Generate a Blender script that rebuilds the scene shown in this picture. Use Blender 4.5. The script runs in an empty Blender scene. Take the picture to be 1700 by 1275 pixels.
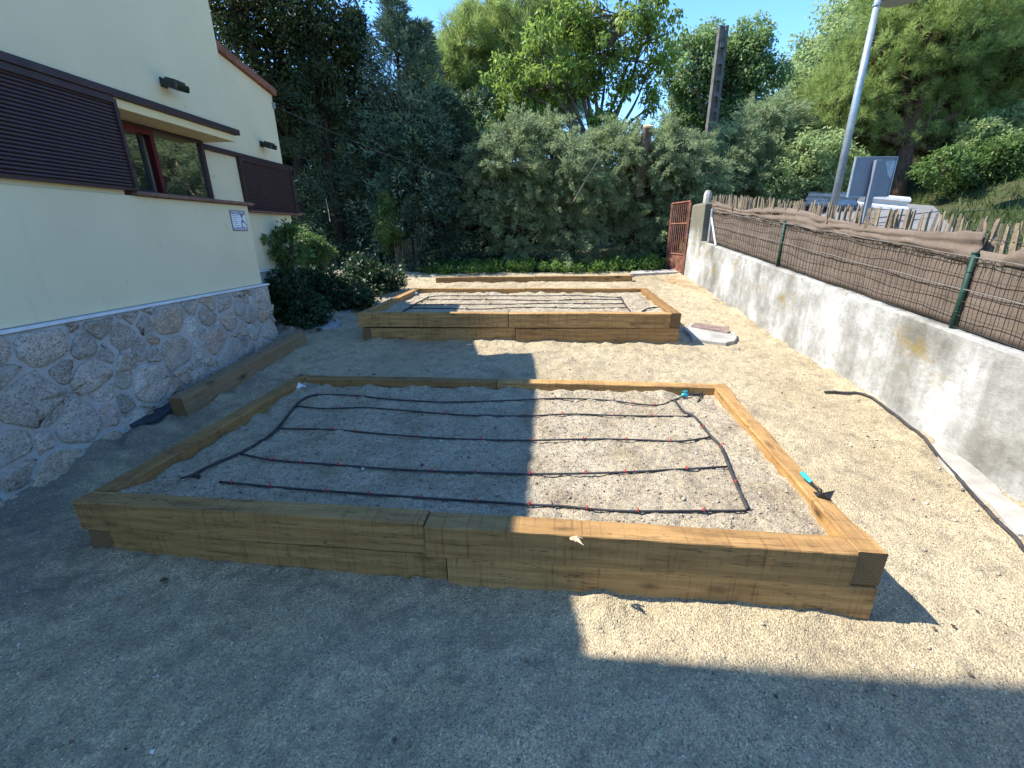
import bpy, math, random
import numpy as np
from mathutils import Matrix, Vector

random.seed(7)
rng = np.random.default_rng(7)
scene = bpy.context.scene
col = scene.collection

# ------------------------------------------------------------------ camera
F_PX, PITCH, ROLL, ZC = 731.8, 0.328738, 0.011838, 1.71       # focal length in pixels of a 1700 wide frame
_fwd = np.array([0, math.cos(PITCH), -math.sin(PITCH)])
_r0 = np.array([1.0, 0, 0]); _d0 = np.cross(_fwd, _r0)
_c, _s = math.cos(ROLL), math.sin(ROLL)
CAM_R = np.array([_c*_r0 + _s*_d0, -_s*_r0 + _c*_d0, _fwd])    # rows: right, down, forward
cam_d = bpy.data.cameras.new('camera'); cam = bpy.data.objects.new('camera', cam_d); col.objects.link(cam)
cam_d.sensor_fit = 'HORIZONTAL'; cam_d.sensor_width = 36.0; cam_d.lens = F_PX/1700*36
cam_d.clip_start = 0.05; cam_d.clip_end = 2000
m3 = np.stack([CAM_R[0], -CAM_R[1], -CAM_R[2]], 1)
mm = Matrix.Identity(4)
for i in range(3):
    for j in range(3): mm[i][j] = m3[i, j]
mm[0][3], mm[1][3], mm[2][3] = 0, 0, ZC
cam.matrix_world = mm
scene.camera = cam

# ------------------------------------------------------------------ sky and sun
SUN_AZ, SUN_EL = math.radians(97), math.radians(50.2)          # azimuth the light travels towards (from +Y, clockwise)
sun_dir = Vector((math.sin(SUN_AZ)*math.cos(SUN_EL), math.cos(SUN_AZ)*math.cos(SUN_EL), -math.sin(SUN_EL)))
world = bpy.data.worlds.new('World'); scene.world = world; world.use_nodes = True
wn = world.node_tree.nodes; wl = world.node_tree.links
sky_n = wn.new('ShaderNodeTexSky'); sky_n.sky_type = 'NISHITA'; sky_n.sun_disc = False
sky_n.sun_elevation = SUN_EL; sky_n.sun_rotation = SUN_AZ + math.pi
sky_n.altitude = 900; sky_n.air_density = 1.0; sky_n.dust_density = 0.0; sky_n.ozone_density = 3.0
hs_n = wn.new('ShaderNodeHueSaturation'); hs_n.inputs['Saturation'].default_value = 1.2; hs_n.inputs['Hue'].default_value = 0.503
wl.new(sky_n.outputs[0], hs_n.inputs['Color']); wl.new(hs_n.outputs[0], wn['Background'].inputs[0]); wn['Background'].inputs[1].default_value = 0.15
sun_d = bpy.data.lights.new('sun', 'SUN'); sun_d.energy = 3.6; sun_d.angle = math.radians(0.5); sun_d.color = (1.0, 0.965, 0.90)
sun = bpy.data.objects.new('sun', sun_d); col.objects.link(sun)
sun.rotation_euler = sun_dir.to_track_quat('-Z', 'Y').to_euler(); sun.location = (-20, 5, 25)
scene.view_settings.view_transform = 'Standard'; scene.view_settings.look = 'None'
scene.view_settings.gamma = 1; scene.view_settings.use_curve_mapping = False
scene.view_settings.exposure = 1.68
scene.cycles.max_bounces = 6; scene.cycles.diffuse_bounces = 3; scene.cycles.transparent_max_bounces = 8

# ------------------------------------------------------------------ helpers
def ray(u, v):
    return CAM_R.T @ np.array([(u-850)/F_PX, (v-637.5)/F_PX, 1.0])
def at(u, v, Y):                                                # point of the place seen at a pixel, Y metres ahead
    d = ray(u, v); return d*(Y/d[1]) + np.array([0, 0, ZC])
def yard_z(x, y):
    return 0.06 + 0.108*(y-1.75)
def on_ground(u, v):
    d = ray(u, v); t = (ZC-(0.06-0.108*1.75))/(0.108*d[1]-d[2]); return d*t + np.array([0, 0, ZC])
def on_z(u, v, z):
    d = ray(u, v); t = (z-ZC)/d[2]; return d*t + np.array([0, 0, ZC])

def _hash(ix, iy, seed):
    h = (ix.astype(np.int64)*374761393 + iy.astype(np.int64)*668265263 + seed*974711) & 0xffffffff
    h = ((h ^ (h >> 13))*1274126177) & 0xffffffff
    return ((h ^ (h >> 16)) & 0xffff)/65535.0
def vnoise(x, y, seed=0):
    ix = np.floor(x); iy = np.floor(y); fx = x-ix; fy = y-iy
    fx = fx*fx*(3-2*fx); fy = fy*fy*(3-2*fy); ix = ix.astype(np.int64); iy = iy.astype(np.int64)
    a = _hash(ix, iy, seed); b = _hash(ix+1, iy, seed); c = _hash(ix, iy+1, seed); d = _hash(ix+1, iy+1, seed)
    return (a*(1-fx)+b*fx)*(1-fy) + (c*(1-fx)+d*fx)*fy - 0.5
def fbm(x, y, freq, octaves=4, seed=0, gain=0.5):
    t = 0; a = 1.0
    for i in range(octaves):
        t = t + a*vnoise(x*freq+13.7*i, y*freq-7.1*i, seed+i); a *= gain; freq *= 2.03
    return t

def link(o, parent=None):
    col.objects.link(o)
    if parent is not None:
        o.parent = parent; o.matrix_parent_inverse = Matrix.Translation(parent.location).inverted()
    return o
def tag(o, label=None, cat=None, group=None, kind=None):
    if label: o['label'] = label
    if cat: o['category'] = cat
    if group: o['group'] = group
    if kind: o['kind'] = kind
    return o
def thing(name, loc, label, cat, group=None):
    o = bpy.data.objects.new(name, None); o.location = Vector([float(a) for a in loc]); o.empty_display_size = 0.1
    col.objects.link(o); return tag(o, label, cat, group)
def fast_mesh(name, V, Fc, k):                                  # V (n,3), Fc (m,k)
    me = bpy.data.meshes.new(name); V = np.asarray(V, np.float32); Fc = np.asarray(Fc, np.int32)
    me.vertices.add(len(V)); me.vertices.foreach_set('co', V.ravel())
    me.loops.add(Fc.size); me.loops.foreach_set('vertex_index', Fc.ravel())
    me.polygons.add(len(Fc)); me.polygons.foreach_set('loop_start', np.arange(0, Fc.size, k, dtype=np.int32))
    me.polygons.foreach_set('loop_total', np.full(len(Fc), k, np.int32))
    me.update(calc_edges=True); return me
class MB:
    def __init__(s): s.v = []; s.f = []; s.m = []
    def add(s, verts, faces, mat=0):
        b = len(s.v); s.v += [tuple(float(a) for a in p) for p in verts]
        s.f += [tuple(i+b for i in f) for f in faces]; s.m += [mat]*len(faces); return s
    def box(s, lo, hi, mat=0, M=None):
        x0, y0, z0 = lo; x1, y1, z1 = hi
        V = [(x0,y0,z0),(x1,y0,z0),(x1,y1,z0),(x0,y1,z0),(x0,y0,z1),(x1,y0,z1),(x1,y1,z1),(x0,y1,z1)]
        if M: V = [M(p) for p in V]
        return s.add(V, [(0,3,2,1),(4,5,6,7),(0,1,5,4),(1,2,6,5),(2,3,7,6),(3,0,4,7)], mat)
    def tube(s, pts, rad, n=6, mat=0, cap=True):
        pts = [np.array(p, float) for p in pts]; k = len(pts)
        if not hasattr(rad, '__len__'): rad = [rad]*k
        V = []; up = None
        for i in range(k):
            t = pts[min(i+1, k-1)]-pts[max(i-1, 0)]; t = t/(np.linalg.norm(t)+1e-9)
            if up is None:
                up = np.array([0, 0, 1.0]) if abs(t[2]) < .9 else np.array([1.0, 0, 0])
            a = np.cross(t, up); a /= np.linalg.norm(a)+1e-9; b = np.cross(a, t); up = b
            for j in range(n):
                w = 2*math.pi*j/n; V.append(pts[i]+rad[i]*(math.cos(w)*a+math.sin(w)*b))
        Fc = [(i*n+j, i*n+(j+1) % n, (i+1)*n+(j+1) % n, (i+1)*n+j) for i in range(k-1) for j in range(n)]
        if cap: Fc += [tuple(range(n))[::-1], tuple((k-1)*n+j for j in range(n))]
        return s.add(V, Fc, mat)
    def prism(s, poly, ext, mat=0):                             # planar polygon pushed along ext
        n = len(poly); P = [np.array(p, float) for p in poly]; Q = [p+np.array(ext, float) for p in P]
        return s.add(P+Q, [tuple(range(n))[::-1], tuple(range(n, 2*n))]+[(i, (i+1) % n, n+(i+1) % n, n+i) for i in range(n)], mat)
    def mesh(s, name, mats, smooth=False):
        me = bpy.data.meshes.new(name); me.from_pydata(s.v, [], s.f); 
        for m in (mats if isinstance(mats, (list, tuple)) else [mats]): me.materials.append(m)
        me.polygons.foreach_set('material_index', s.m)
        if smooth: me.polygons.foreach_set('use_smooth', [True]*len(s.f))
        me.update()
        import bmesh
        bm = bmesh.new(); bm.from_mesh(me); bmesh.ops.recalc_face_normals(bm, faces=bm.faces); bm.to_mesh(me); bm.free()
        return me
    def build(s, name, mats, parent=None, smooth=False, bevel=0):
        o = bpy.data.objects.new(name, s.mesh(name, mats, smooth)); link(o, parent)
        if bevel:
            b = o.modifiers.new('bevel', 'BEVEL'); b.width = bevel; b.segments = 2; b.limit_method = 'ANGLE'
        return o

# ------------------------------------------------------------------ materials
class NT:
    def __init__(s, name, rough=0.8, spec=0.3):
        s.mat = bpy.data.materials.new(name); s.mat.use_nodes = True; s.t = s.mat.node_tree
        s.p = s.t.nodes['Principled BSDF']; s.p.inputs['Roughness'].default_value = rough
        s.p.inputs['Specular IOR Level'].default_value = spec
    def n(s, typ, **kw):
        x = s.t.nodes.new(typ)
        for k, v in kw.items():
            if k in x.inputs: x.inputs[k].default_value = v
            else: setattr(x, k, v)
        return x
    def l(s, a, b): s.t.links.new(a, b)
    def coord(s, kind='Object', scale=(1, 1, 1)):
        c = s.n('ShaderNodeTexCoord'); m = s.n('ShaderNodeMapping'); m.inputs['Scale'].default_value = scale
        s.l(c.outputs[kind], m.inputs[0]); return m.outputs[0]
    def pos(s, scale=(1, 1, 1)):
        c = s.n('ShaderNodeNewGeometry'); m = s.n('ShaderNodeMapping'); m.inputs['Scale'].default_value = scale
        s.l(c.outputs['Position'], m.inputs[0]); return m.outputs[0]
    def noise(s, vec, scale, detail=4, rough=0.55, dist=0):
        x = s.n('ShaderNodeTexNoise'); x.inputs['Scale'].default_value = scale; x.inputs['Detail'].default_value = detail
        x.inputs['Roughness'].default_value = rough; x.inputs['Distortion'].default_value = dist; s.l(vec, x.inputs['Vector']); return x.outputs['Fac']
    def voro(s, vec, scale, out='Distance', feature='F1'):
        x = s.n('ShaderNodeTexVoronoi'); x.feature = feature; x.inputs['Scale'].default_value = scale; s.l(vec, x.inputs['Vector']); return x.outputs[out]
    def ramp(s, fac, stops, interp='LINEAR'):
        x = s.n('ShaderNodeValToRGB'); e = x.color_ramp.elements; x.color_ramp.interpolation = interp
        while len(e) < len(stops): e.new(0.5)
        for k, (p, c) in enumerate(stops):
            e[k].position = p; e[k].color = (*c, 1) if hasattr(c, '__len__') else (c, c, c, 1)
        s.l(fac, x.inputs[0]); return x.outputs[0]
    def mix(s, fac, a, b, mode='MIX'):
        x = s.n('ShaderNodeMix'); x.data_type = 'RGBA'; x.blend_type = mode
        for i, v in ((0, fac), (6, a), (7, b)):
            if hasattr(v, 'is_linked') or isinstance(v, bpy.types.NodeSocket): s.l(v, x.inputs[i])
            else: x.inputs[i].default_value = (*v, 1) if hasattr(v, '__len__') else v
        return x.outputs[2]
    def math(s, op, a, b=0.5):
        x = s.n('ShaderNodeMath'); x.operation = op
        for i, v in ((0, a), (1, b)):
            if isinstance(v, bpy.types.NodeSocket): s.l(v, x.inputs[i])
            else: x.inputs[i].default_value = v
        return x.outputs[0]
    def base(s, c):
        if isinstance(c, bpy.types.NodeSocket): s.l(c, s.p.inputs['Base Color'])
        else: s.p.inputs['Base Color'].default_value = (*c, 1)
        return s
    def bump(s, h, strength=0.5, dist=0.01, prev=None):
        b = s.n('ShaderNodeBump'); b.inputs['Strength'].default_value = strength; b.inputs['Distance'].default_value = dist
        s.l(h, b.inputs['Height'])
        if prev is not None: s.l(prev, b.inputs['Normal'])
        s.l(b.outputs[0], s.p.inputs['Normal']); return b.outputs[0]

def simple(name, c, rough=0.6, spec=0.3, var=0.15, nscale=12, bump=0.15, bscale=60, metallic=0):
    t = NT(name, rough, spec); v = t.coord()
    n = t.noise(v, nscale, 5); lo = tuple(a*(1-var) for a in c); hi = tuple(min(1, a*(1+var)) for a in c)
    t.base(t.ramp(n, [(0.3, lo), (0.7, hi)]))
    if bump: t.bump(t.noise(v, bscale, 4), bump, 0.004)
    t.p.inputs['Metallic'].default_value = metallic
    return t.mat

def m_gravel():
    t = NT('gravel', 0.95, 0.15); v = t.pos()
    big = t.noise(v, 0.9, 5, 0.6); mid = t.noise(v, 9, 4, 0.6); grain = t.voro(v, 165, 'Color'); fine = t.noise(v, 420, 2, 0.7)
    base = t.ramp(big, [(0.3, (.345, .275, .168)), (0.52, (.435, .355, .225)), (0.75, (.485, .405, .262))])
    g = t.ramp(grain, [(0.05, (.30, .29, .28)), (0.3, (.76, .74, .72)), (0.72, (1.10, 1.08, 1.05)), (0.95, (1.7, 1.66, 1.58))])
    c = t.mix(0.85, base, g, 'MULTIPLY')
    c = t.mix(t.ramp(mid, [(0.32, 0.5), (0.5, 0.0)]), c, (.15, .125, .09))
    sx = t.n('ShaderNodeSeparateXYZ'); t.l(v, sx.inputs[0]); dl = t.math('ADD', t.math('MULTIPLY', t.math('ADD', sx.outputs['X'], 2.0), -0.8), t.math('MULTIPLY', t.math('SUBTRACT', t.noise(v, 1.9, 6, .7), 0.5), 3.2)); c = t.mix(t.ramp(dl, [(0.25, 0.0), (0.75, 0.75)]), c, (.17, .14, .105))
    st = t.noise(v, 2.3, 6, .7); c = t.mix(t.ramp(st, [(0.53, 0.0), (0.70, 0.55)]), c, (.20, .155, .10)); c = t.mix(t.ramp(fine, [(0.3, 0.35), (0.5, 0.0)]), c, (.12, .10, .07))
    t.base(c)
    b = t.bump(t.voro(v, 130), 0.9, 0.006); t.bump(t.noise(v, 45, 5, 0.7), 0.6, 0.012, b)
    return t.mat
def m_soil():
    t = NT('soil', 0.95, 0.12); v = t.pos()
    big = t.noise(v, 3.2, 6, 0.65); grain = t.voro(v, 150, 'Color'); mid = t.noise(v, 24, 5, 0.7)
    base = t.ramp(big, [(0.32, (.30, .24, .155)), (0.5, (.42, .35, .24)), (0.72, (.48, .41, .295))])
    g = t.ramp(grain, [(0.05, (.5, .48, .47)), (0.45, (.97, .96, .95)), (0.97, (1.25, 1.23, 1.2))])
    c = t.mix(0.85, base, g, 'MULTIPLY'); c = t.mix(t.ramp(mid, [(0.36, 0.45), (0.52, 0.0)]), c, (.13, .10, .08))
    t.base(c); b = t.bump(t.voro(v, 150), 0.9, 0.005); t.bump(t.noise(v, 60, 5, 0.75), 0.9, 0.015, b)
    return t.mat
def m_wood(name, c0, c1, dark, stain=0.5):
    t = NT(name, 0.72, 0.25)
    oi = t.n('ShaderNodeObjectInfo'); tc = t.n('ShaderNodeTexCoord')
    off = t.n('ShaderNodeVectorMath', operation='SCALE'); cx = t.n('ShaderNodeCombineXYZ')
    for i in range(3): t.l(oi.outputs['Random'], cx.inputs[i])
    t.l(cx.outputs[0], off.inputs[0]); off.inputs['Scale'].default_value = 37.0
    ad = t.n('ShaderNodeVectorMath', operation='ADD'); t.l(tc.outputs['Object'], ad.inputs[0]); t.l(off.outputs[0], ad.inputs[1])
    def mp(sc):
        m = t.n('ShaderNodeMapping'); m.inputs['Scale'].default_value = sc; t.l(ad.outputs[0], m.inputs[0]); return m.outputs[0]
    grain = t.noise(mp((1.2, 22, 22)), 2.2, 6, 0.62, 0.9)
    rings = t.n('ShaderNodeTexWave', wave_type='BANDS', bands_direction='Z'); rings.inputs['Scale'].default_value = 5; rings.inputs['Distortion'].default_value = 9.0
    rings.inputs['Detail'].default_value = 3; rings.inputs['Detail Scale'].default_value = 0.6; t.l(mp((.28, 1, 1)), rings.inputs['Vector'])
    blot = t.noise(mp((1.3, 3.2, 3.2)), 2.2, 6, 0.68)
    saw = t.noise(mp((60, 1.5, 2)), 1.0, 3, 0.6)
    kv = mp((2.6, 8, 6.5)); k = t.voro(kv, 1.0); kc = t.n('ShaderNodeSeparateColor'); t.l(t.voro(kv, 1.0, 'Color'), kc.inputs[0]); k = t.math('ADD', k, t.math('MULTIPLY', kc.outputs[0], 0.16)); crk = t.noise(mp((.9, 16, 16)), 1.6, 4, .5, .6)
    c = t.ramp(grain, [(0.25, c0), (0.75, c1)]); tone = t.math('MULTIPLY', oi.outputs['Random'], 0.7); c = t.mix(tone, c, tuple(a*.55 for a in c0))
    c = t.mix(t.math('MULTIPLY', t.ramp(rings.outputs['Fac'], [(0.35, 0.0), (0.95, 1.0)]), 0.35), c, tuple(a*0.55 for a in c0))
    c = t.mix(t.ramp(blot, [(0.5, 0.0), (0.78, stain)]), c, dark)
    c = t.mix(t.math('MULTIPLY', t.ramp(saw, [(0.52, 0.0), (0.68, 0.55)]), t.ramp(blot, [(0.38, 0.0), (0.55, 1.0)])), c, dark)
    c = t.mix(t.ramp(k, [(0.10, 0.92), (0.16, 0.5), (0.27, 0.0)]), c, (.05, .026, .012)); c = t.mix(t.ramp(crk, [(0.488, 0.0), (0.498, 0.75), (0.502, 0.75), (0.512, 0.0)]), c, (.06, .034, .016))
    t.base(c)
    b = t.bump(grain, 0.25, 0.004); t.bump(saw, 0.12, 0.003, b)
    return t.mat
def m_endgrain():
    t = NT('wood_end_grain', 0.85, 0.15); v = t.coord()
    w = t.n('ShaderNodeTexWave', wave_type='RINGS', rings_direction='X'); w.inputs['Scale'].default_value = 22; w.inputs['Distortion'].default_value = 6; t.l(v, w.inputs['Vector'])
    t.base(t.mix(t.noise(v, 14, 4), t.ramp(w.outputs['Fac'], [(0, (.15, .09, .042)), (1, (.21, .135, .068))]), (.14, .085, .04)))
    t.bump(t.noise(v, 90, 3), 0.4, 0.004); return t.mat
def m_plaster():
    t = NT('cream_plaster', 0.9, 0.15); v = t.pos()
    n = t.noise(v, 1.3, 5, 0.6); c = t.ramp(n, [(0.3, (.64, .565, .36)), (0.7, (.70, .62, .40))])
    sp = t.noise(v, 7, 3, 0.5); c = t.mix(t.ramp(sp, [(0.70, 0.0), (0.76, 0.35)]), c, (.42, .36, .27))
    dr = t.noise(t.pos((9, 9, .5)), 1.4, 5, .65); c = t.mix(t.ramp(dr, [(0.60, 0.0), (0.80, 0.20)]), c, (.40, .36, .27)); t.base(c); b = t.bump(t.noise(v, 130, 4, 0.7), 0.3, 0.004); t.bump(t.noise(v, 4, 3, 0.6), 0.25, 0.02, b); return t.mat
def m_stone():
    t = NT('granite_stone', 0.85, 0.25); v = t.pos(); oi = t.n('ShaderNodeObjectInfo')
    base = t.ramp(oi.outputs['Random'], [(0.0, (.30, .27, .22)), (0.2, (.45, .41, .34)), (0.36, (.46, .355, .24)), (0.5, (.54, .505, .44)), (0.64, (.45, .33, .245)), (0.75, (.35, .315, .25)), (0.9, (.50, .45, .37)), (1.0, (.60, .57, .50))])
    sp = t.voro(v, 110, 'Color'); c = t.mix(0.8, base, t.ramp(sp, [(0.1, (.3, .28, .27)), (0.4, (.95, .93, .9)), (0.9, (1.35, 1.3, 1.25))]), 'MULTIPLY')
    n = t.noise(v, 11, 6, 0.65); c = t.mix(t.ramp(n, [(0.45, 0.0), (0.75, 0.6)]), c, (.20, .16, .115)); sm = t.noise(v, 6.5, 6, 0.7); c = t.mix(t.ramp(sm, [(0.52, 0.0), (0.66, 0.85)]), c, (.39, .375, .345))
    t.base(c); b = t.bump(t.noise(v, 16, 6, 0.65), 0.9, 0.03); t.bump(t.noise(v, 90, 4, 0.7), 0.6, 0.008, b); return t.mat
def m_mortar():
    t = NT('lime_mortar', 0.95, 0.1); v = t.pos()
    n = t.noise(v, 5, 5, 0.6); sz = t.n('ShaderNodeSeparateXYZ'); g = t.n('ShaderNodeNewGeometry'); t.l(g.outputs['Position'], sz.inputs[0])
    c = t.ramp(n, [(0.3, (.37, .36, .325)), (0.7, (.48, .465, .43))])
    low = t.math('ADD', t.ramp(sz.outputs['Z'], [(0.12, 1.0), (0.62, 0.0)]), t.math('MULTIPLY', t.math('SUBTRACT', n, 0.5), 1.6))
    c = t.mix(t.ramp(t.noise(v, 3.1, 5, .7), [(0.54, 0.0), (0.68, 0.7)]), c, (.17, .145, .115))
    t.base(c); t.bump(t.noise(v, 50, 5, 0.7), 0.6, 0.012); return t.mat
def m_wall():
    t = NT('weathered_render', 0.9, 0.15); v = t.pos()
    n = t.noise(t.pos((1.1, 1.1, 0.9)), 2.0, 7, 0.62); streak = t.noise(t.pos((5, 5, 0.45)), 1.6, 6, 0.65); f = t.noise(v, 16, 6, 0.7)
    c = t.ramp(n, [(0.32, (.15, .142, .118)), (0.47, (.30, .293, .265)), (0.62, (.47, .465, .44))])
    c = t.mix(t.ramp(streak, [(0.50, 0.0), (0.70, 0.55)]), c, (.16, .152, .128))
    c = t.mix(t.ramp(f, [(0.36, 0.45), (0.5, 0.0)]), c, (.19, .18, .155))
    # growth and damp along the coping (height above the sloping wall top)
    sz = t.n('ShaderNodeSeparateXYZ'); g = t.n('ShaderNodeNewGeometry'); t.l(g.outputs['Position'], sz.inputs[0])
    rel = t.math('SUBTRACT', sz.outputs['Z'], t.math('ADD', t.math('MULTIPLY', sz.outputs['Y'], 0.1), 0.70))
    edge = t.math('ADD', t.math('MULTIPLY', rel, 4.2), t.math('MULTIPLY', t.math('SUBTRACT', streak, 0.5), 2.4))
    c = t.mix(t.ramp(edge, [(-0.0, 0.0), (0.55, 0.0), (0.95, 0.7)]), c, (.12, .11, .075))
    top = t.math('ADD', t.math('MULTIPLY', rel, 2.2), t.math('MULTIPLY', t.math('SUBTRACT', n, 0.5), 3.4))
    c = t.mix(t.ramp(top, [(0.0, 0.0), (0.12, 0.0), (0.42, 0.8)]), c, (.14, .13, .095))
    lich = t.noise(t.pos((1, .8, 1.4)), 2.7, 6, 0.7)
    lm = t.math('MULTIPLY', t.ramp(lich, [(0.55, 0.0), (0.66, 0.7)]), t.ramp(t.math('ADD', t.math('MULTIPLY', rel, 2.0), 1.0), [(0.0, 0.0), (0.35, 1.0)]))
    c = t.mix(lm, c, (.22, .16, .05))
    t.base(c); b = t.bump(t.noise(v, 9, 6, 0.65), 0.5, 0.03); t.bump(t.noise(v, 120, 4, 0.7), 0.4, 0.006, b); return t.mat
def m_leaf(name, dark, light, trans=0.35, rough=0.5, spec=0.25, nscale=1.3):
    t = NT(name, rough, spec); a = t.n('ShaderNodeAttribute'); a.attribute_name = 'var'
    v = t.pos(); n = t.noise(v, nscale, 3, 0.6)
    f = t.math('ADD', t.math('MULTIPLY', a.outputs['Fac'], 0.65), t.math('MULTIPLY', t.math('SUBTRACT', n, 0.32), 1.0))
    c = t.ramp(f, [(0.05, dark), (0.85, light)]); t.base(c)
    tr = t.n('ShaderNodeBsdfTranslucent'); cc = t.mix(0.5, c, tuple(min(1, x*1.5) for x in light)); t.l(cc, tr.inputs[0])
    mx = t.n('ShaderNodeMixShader'); mx.inputs[0].default_value = trans; t.l(t.p.outputs[0], mx.inputs[1]); t.l(tr.outputs[0], mx.inputs[2])
    t.l(mx.outputs[0], t.t.nodes['Material Output'].inputs['Surface']); return t.mat
def m_bark(name, c0, c1):
    t = NT(name, 0.9, 0.1); v = t.pos((6, 6, 1.4)); n = t.noise(v, 3, 6, 0.7)
    t.base(t.ramp(n, [(0.3, c0), (0.7, c1)])); t.bump(n, 0.9, 0.03); return t.mat
def m_glass():
    t = NT('window_glass', 0.02, 1.0); t.base((.010, .014, .012)); t.p.inputs['IOR'].default_value = 2.3
    v = t.pos(); t.bump(t.noise(v, 3.5, 2), 0.05, 0.02); return t.mat
def m_cloth():
    t = NT('brown_shade_cloth', 0.9, 0.1); v = t.pos()
    n = t.noise(v, 3, 6, 0.65); w = t.noise(t.pos((40, 40, 400)), 1, 2); st = t.noise(t.pos((22, 22, 2.0)), 1.5, 5, 0.7)
    c = t.ramp(n, [(0.3, (.115, .088, .066)), (0.7, (.175, .138, .107))]); c = t.mix(t.ramp(w, [(0.4, 0.35), (0.6, 0.0)]), c, (.06, .042, .032))
    c = t.mix(t.ramp(st, [(0.62, 0.0), (0.78, 0.4)]), c, (.26, .215, .17))
    t.base(c); t.bump(w, 0.4, 0.003); return t.mat
def m_road():
    t = NT('road_surface', 0.9, 0.15); v = t.pos(); n = t.noise(v, 1.2, 5); g = t.noise(v, 70, 4, 0.7)
    t.base(t.mix(0.5, t.ramp(n, [(0.3, (.13, .127, .12)), (0.7, (.20, .195, .185))]), t.ramp(g, [(0.3, .12), (0.7, .22)]))); t.bump(g, 0.4, 0.01); return t.mat
def m_earth():
    t = NT('dry_earth', 0.95, 0.1); v = t.pos(); n = t.noise(v, 0.7, 6, 0.6); g = t.noise(v, 24, 5, 0.7)
    c = t.ramp(n, [(0.3, (.05, .06, .022)), (0.55, (.085, .085, .04)), (0.75, (.16, .13, .075))])
    t.base(t.mix(t.ramp(g, [(0.35, 0.5), (0.6, 0.0)]), c, (.03, .03, .014))); t.bump(g, 0.7, 0.05); return t.mat

GRAVEL, SOIL = m_gravel(), m_soil()
PINE = m_wood('pine_sleeper', (.31, .165, .055), (.53, .32, .12), (.10, .045, .018), 0.65)
PINE_OLD = m_wood('grey_pine_sleeper', (.32, .21, .11), (.46, .33, .19), (.14, .085, .045), 0.4)
ENDG = m_endgrain(); PLASTER = m_plaster(); STONE = m_stone(); MORTAR = m_mortar(); RENDER = m_wall(); GLASS = m_glass(); CLOTH = m_cloth()
BROWN = simple('brown_aluminium', (.045, .024, .024), 0.45, 0.4, 0.2, 5, 0.1, 120)
RED = simple('dark_red_paint', (.10, .012, .014), 0.45, 0.4, 0.2, 9)
SILLTILE = simple('clay_sill_tile', (.20, .105, .075), 0.7, 0.25, 0.3, 14, 0.3)
SOFFIT = simple('ochre_soffit', (.72, .60, .33), 0.9, 0.15, 0.06, 3)
TRIM = simple('pale_trim', (.62, .64, .64), 0.5, 0.4, 0.1)
VERGE = simple('terracotta_verge', (.22, .095, .06), 0.8, 0.2, 0.35, 8, 0.4)
BLACK = simple('black_plastic', (.020, .020, .022), 0.5, 0.4, 0.25, 20)
TUBE = simple('dusty_black_tube', (.035, .033, .034), 0.6, 0.3, 0.45, 18)
REDP = simple('red_plastic', (.50, .04, .035), 0.45, 0.4, 0.2, 30)
CYAN = simple('turquoise_plastic', (.03, .36, .42), 0.4, 0.5, 0.15, 30)
GALV = simple('galvanised_steel', (.27, .31, .33), 0.42, 0.5, 0.18, 9, 0.1, 80, 0.35)
SIGNGREY = simple('grey_sign_back', (.16, .175, .20), 0.5, 0.4, 0.08, 4)
GREENP = simple('green_post_paint', (.010, .045, .030), 0.6, 0.3, 0.3, 12)
WIRE = simple('dark_wire', (.040, .042, .035), 0.5, 0.4, 0.3, 12)
LWIRE = simple('pale_wire', (.17, .155, .14), 0.5, 0.4, 0.2, 12)
PICKET = simple('chestnut_picket', (.21, .165, .112), 0.85, 0.15, 0.42, 13, 0.5, 70)
RUST = simple('rusty_iron', (.165, .072, .046), 0.85, 0.15, 0.5, 9, 0.4)
WHITE = simple('white_paint', (.45, .46, .46), 0.6, 0.3, 0.12, 9)
CONCRETE = simple('pale_concrete', (.33, .305, .26), 0.9, 0.15, 0.25, 7, 0.6, 40)
LIDM = simple('brown_lid', (.20, .14, .115), 0.8, 0.2, 0.35, 12, 0.5)
SLATE = simple('dark_slate', (.030, .034, .045), 0.55, 0.35, 0.35, 8, 0.4)
SLAB = simple('pale_stone_slab', (.32, .31, .29), 0.85, 0.2, 0.3, 6, 0.6, 30)
POLE = simple('grey_pole_concrete', (.115, .105, .092), 0.9, 0.15, 0.4, 6, 0.6, 40)
SPLINT = simple('pale_splinter', (.50, .37, .23), 0.8, 0.2, 0.2)
REED = simple('reed_screen', (.15, .115, .08), 0.9, 0.1, 0.4, 16, 0.5)
LENS = simple('lamp_lens', (.48, .46, .43), 0.35, 0.4, 0.08)
SIGNW = simple('sign_white', (.74, .76, .76), 0.5, 0.4, 0.05)
SIGNB = simple('sign_blue_grey', (.16, .19, .21), 0.5, 0.4, 0.05)
ROAD, EARTH = m_road(), m_earth()
L_OAK = m_leaf('oak_leaf', (.016, .026, .009), (.062, .088, .026), 0.3, 0.45)
L_BLUE = m_leaf('blue_cypress_leaf', (.04, .075, .044), (.16, .235, .145), 0.12, 0.7)
L_DARK = m_leaf('dark_cypress_leaf', (.012, .028, .014), (.072, .12, .06), 0.12, 0.7)
L_HEDGE = m_leaf('grey_cypress_leaf', (.07, .105, .05), (.30, .365, .18), 0.35, 0.7)
L_PINE = m_leaf('pine_needle', (.06, .10, .026), (.33, .41, .12), 0.45, 0.6)
L_FIG = m_leaf('bright_leaf', (.06, .10, .016), (.24, .33, .06), 0.42, 0.45)
L_BROAD = m_leaf('green_leaf', (.055, .10, .03), (.22, .31, .11), 0.48, 0.45)
L_ASH = m_leaf('pale_green_leaf', (.10, .15, .05), (.33, .41, .17), 0.48, 0.5)
L_SHRUB = m_leaf('shrub_leaf', (.035, .07, .018), (.14, .22, .06), 0.4, 0.5)
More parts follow.
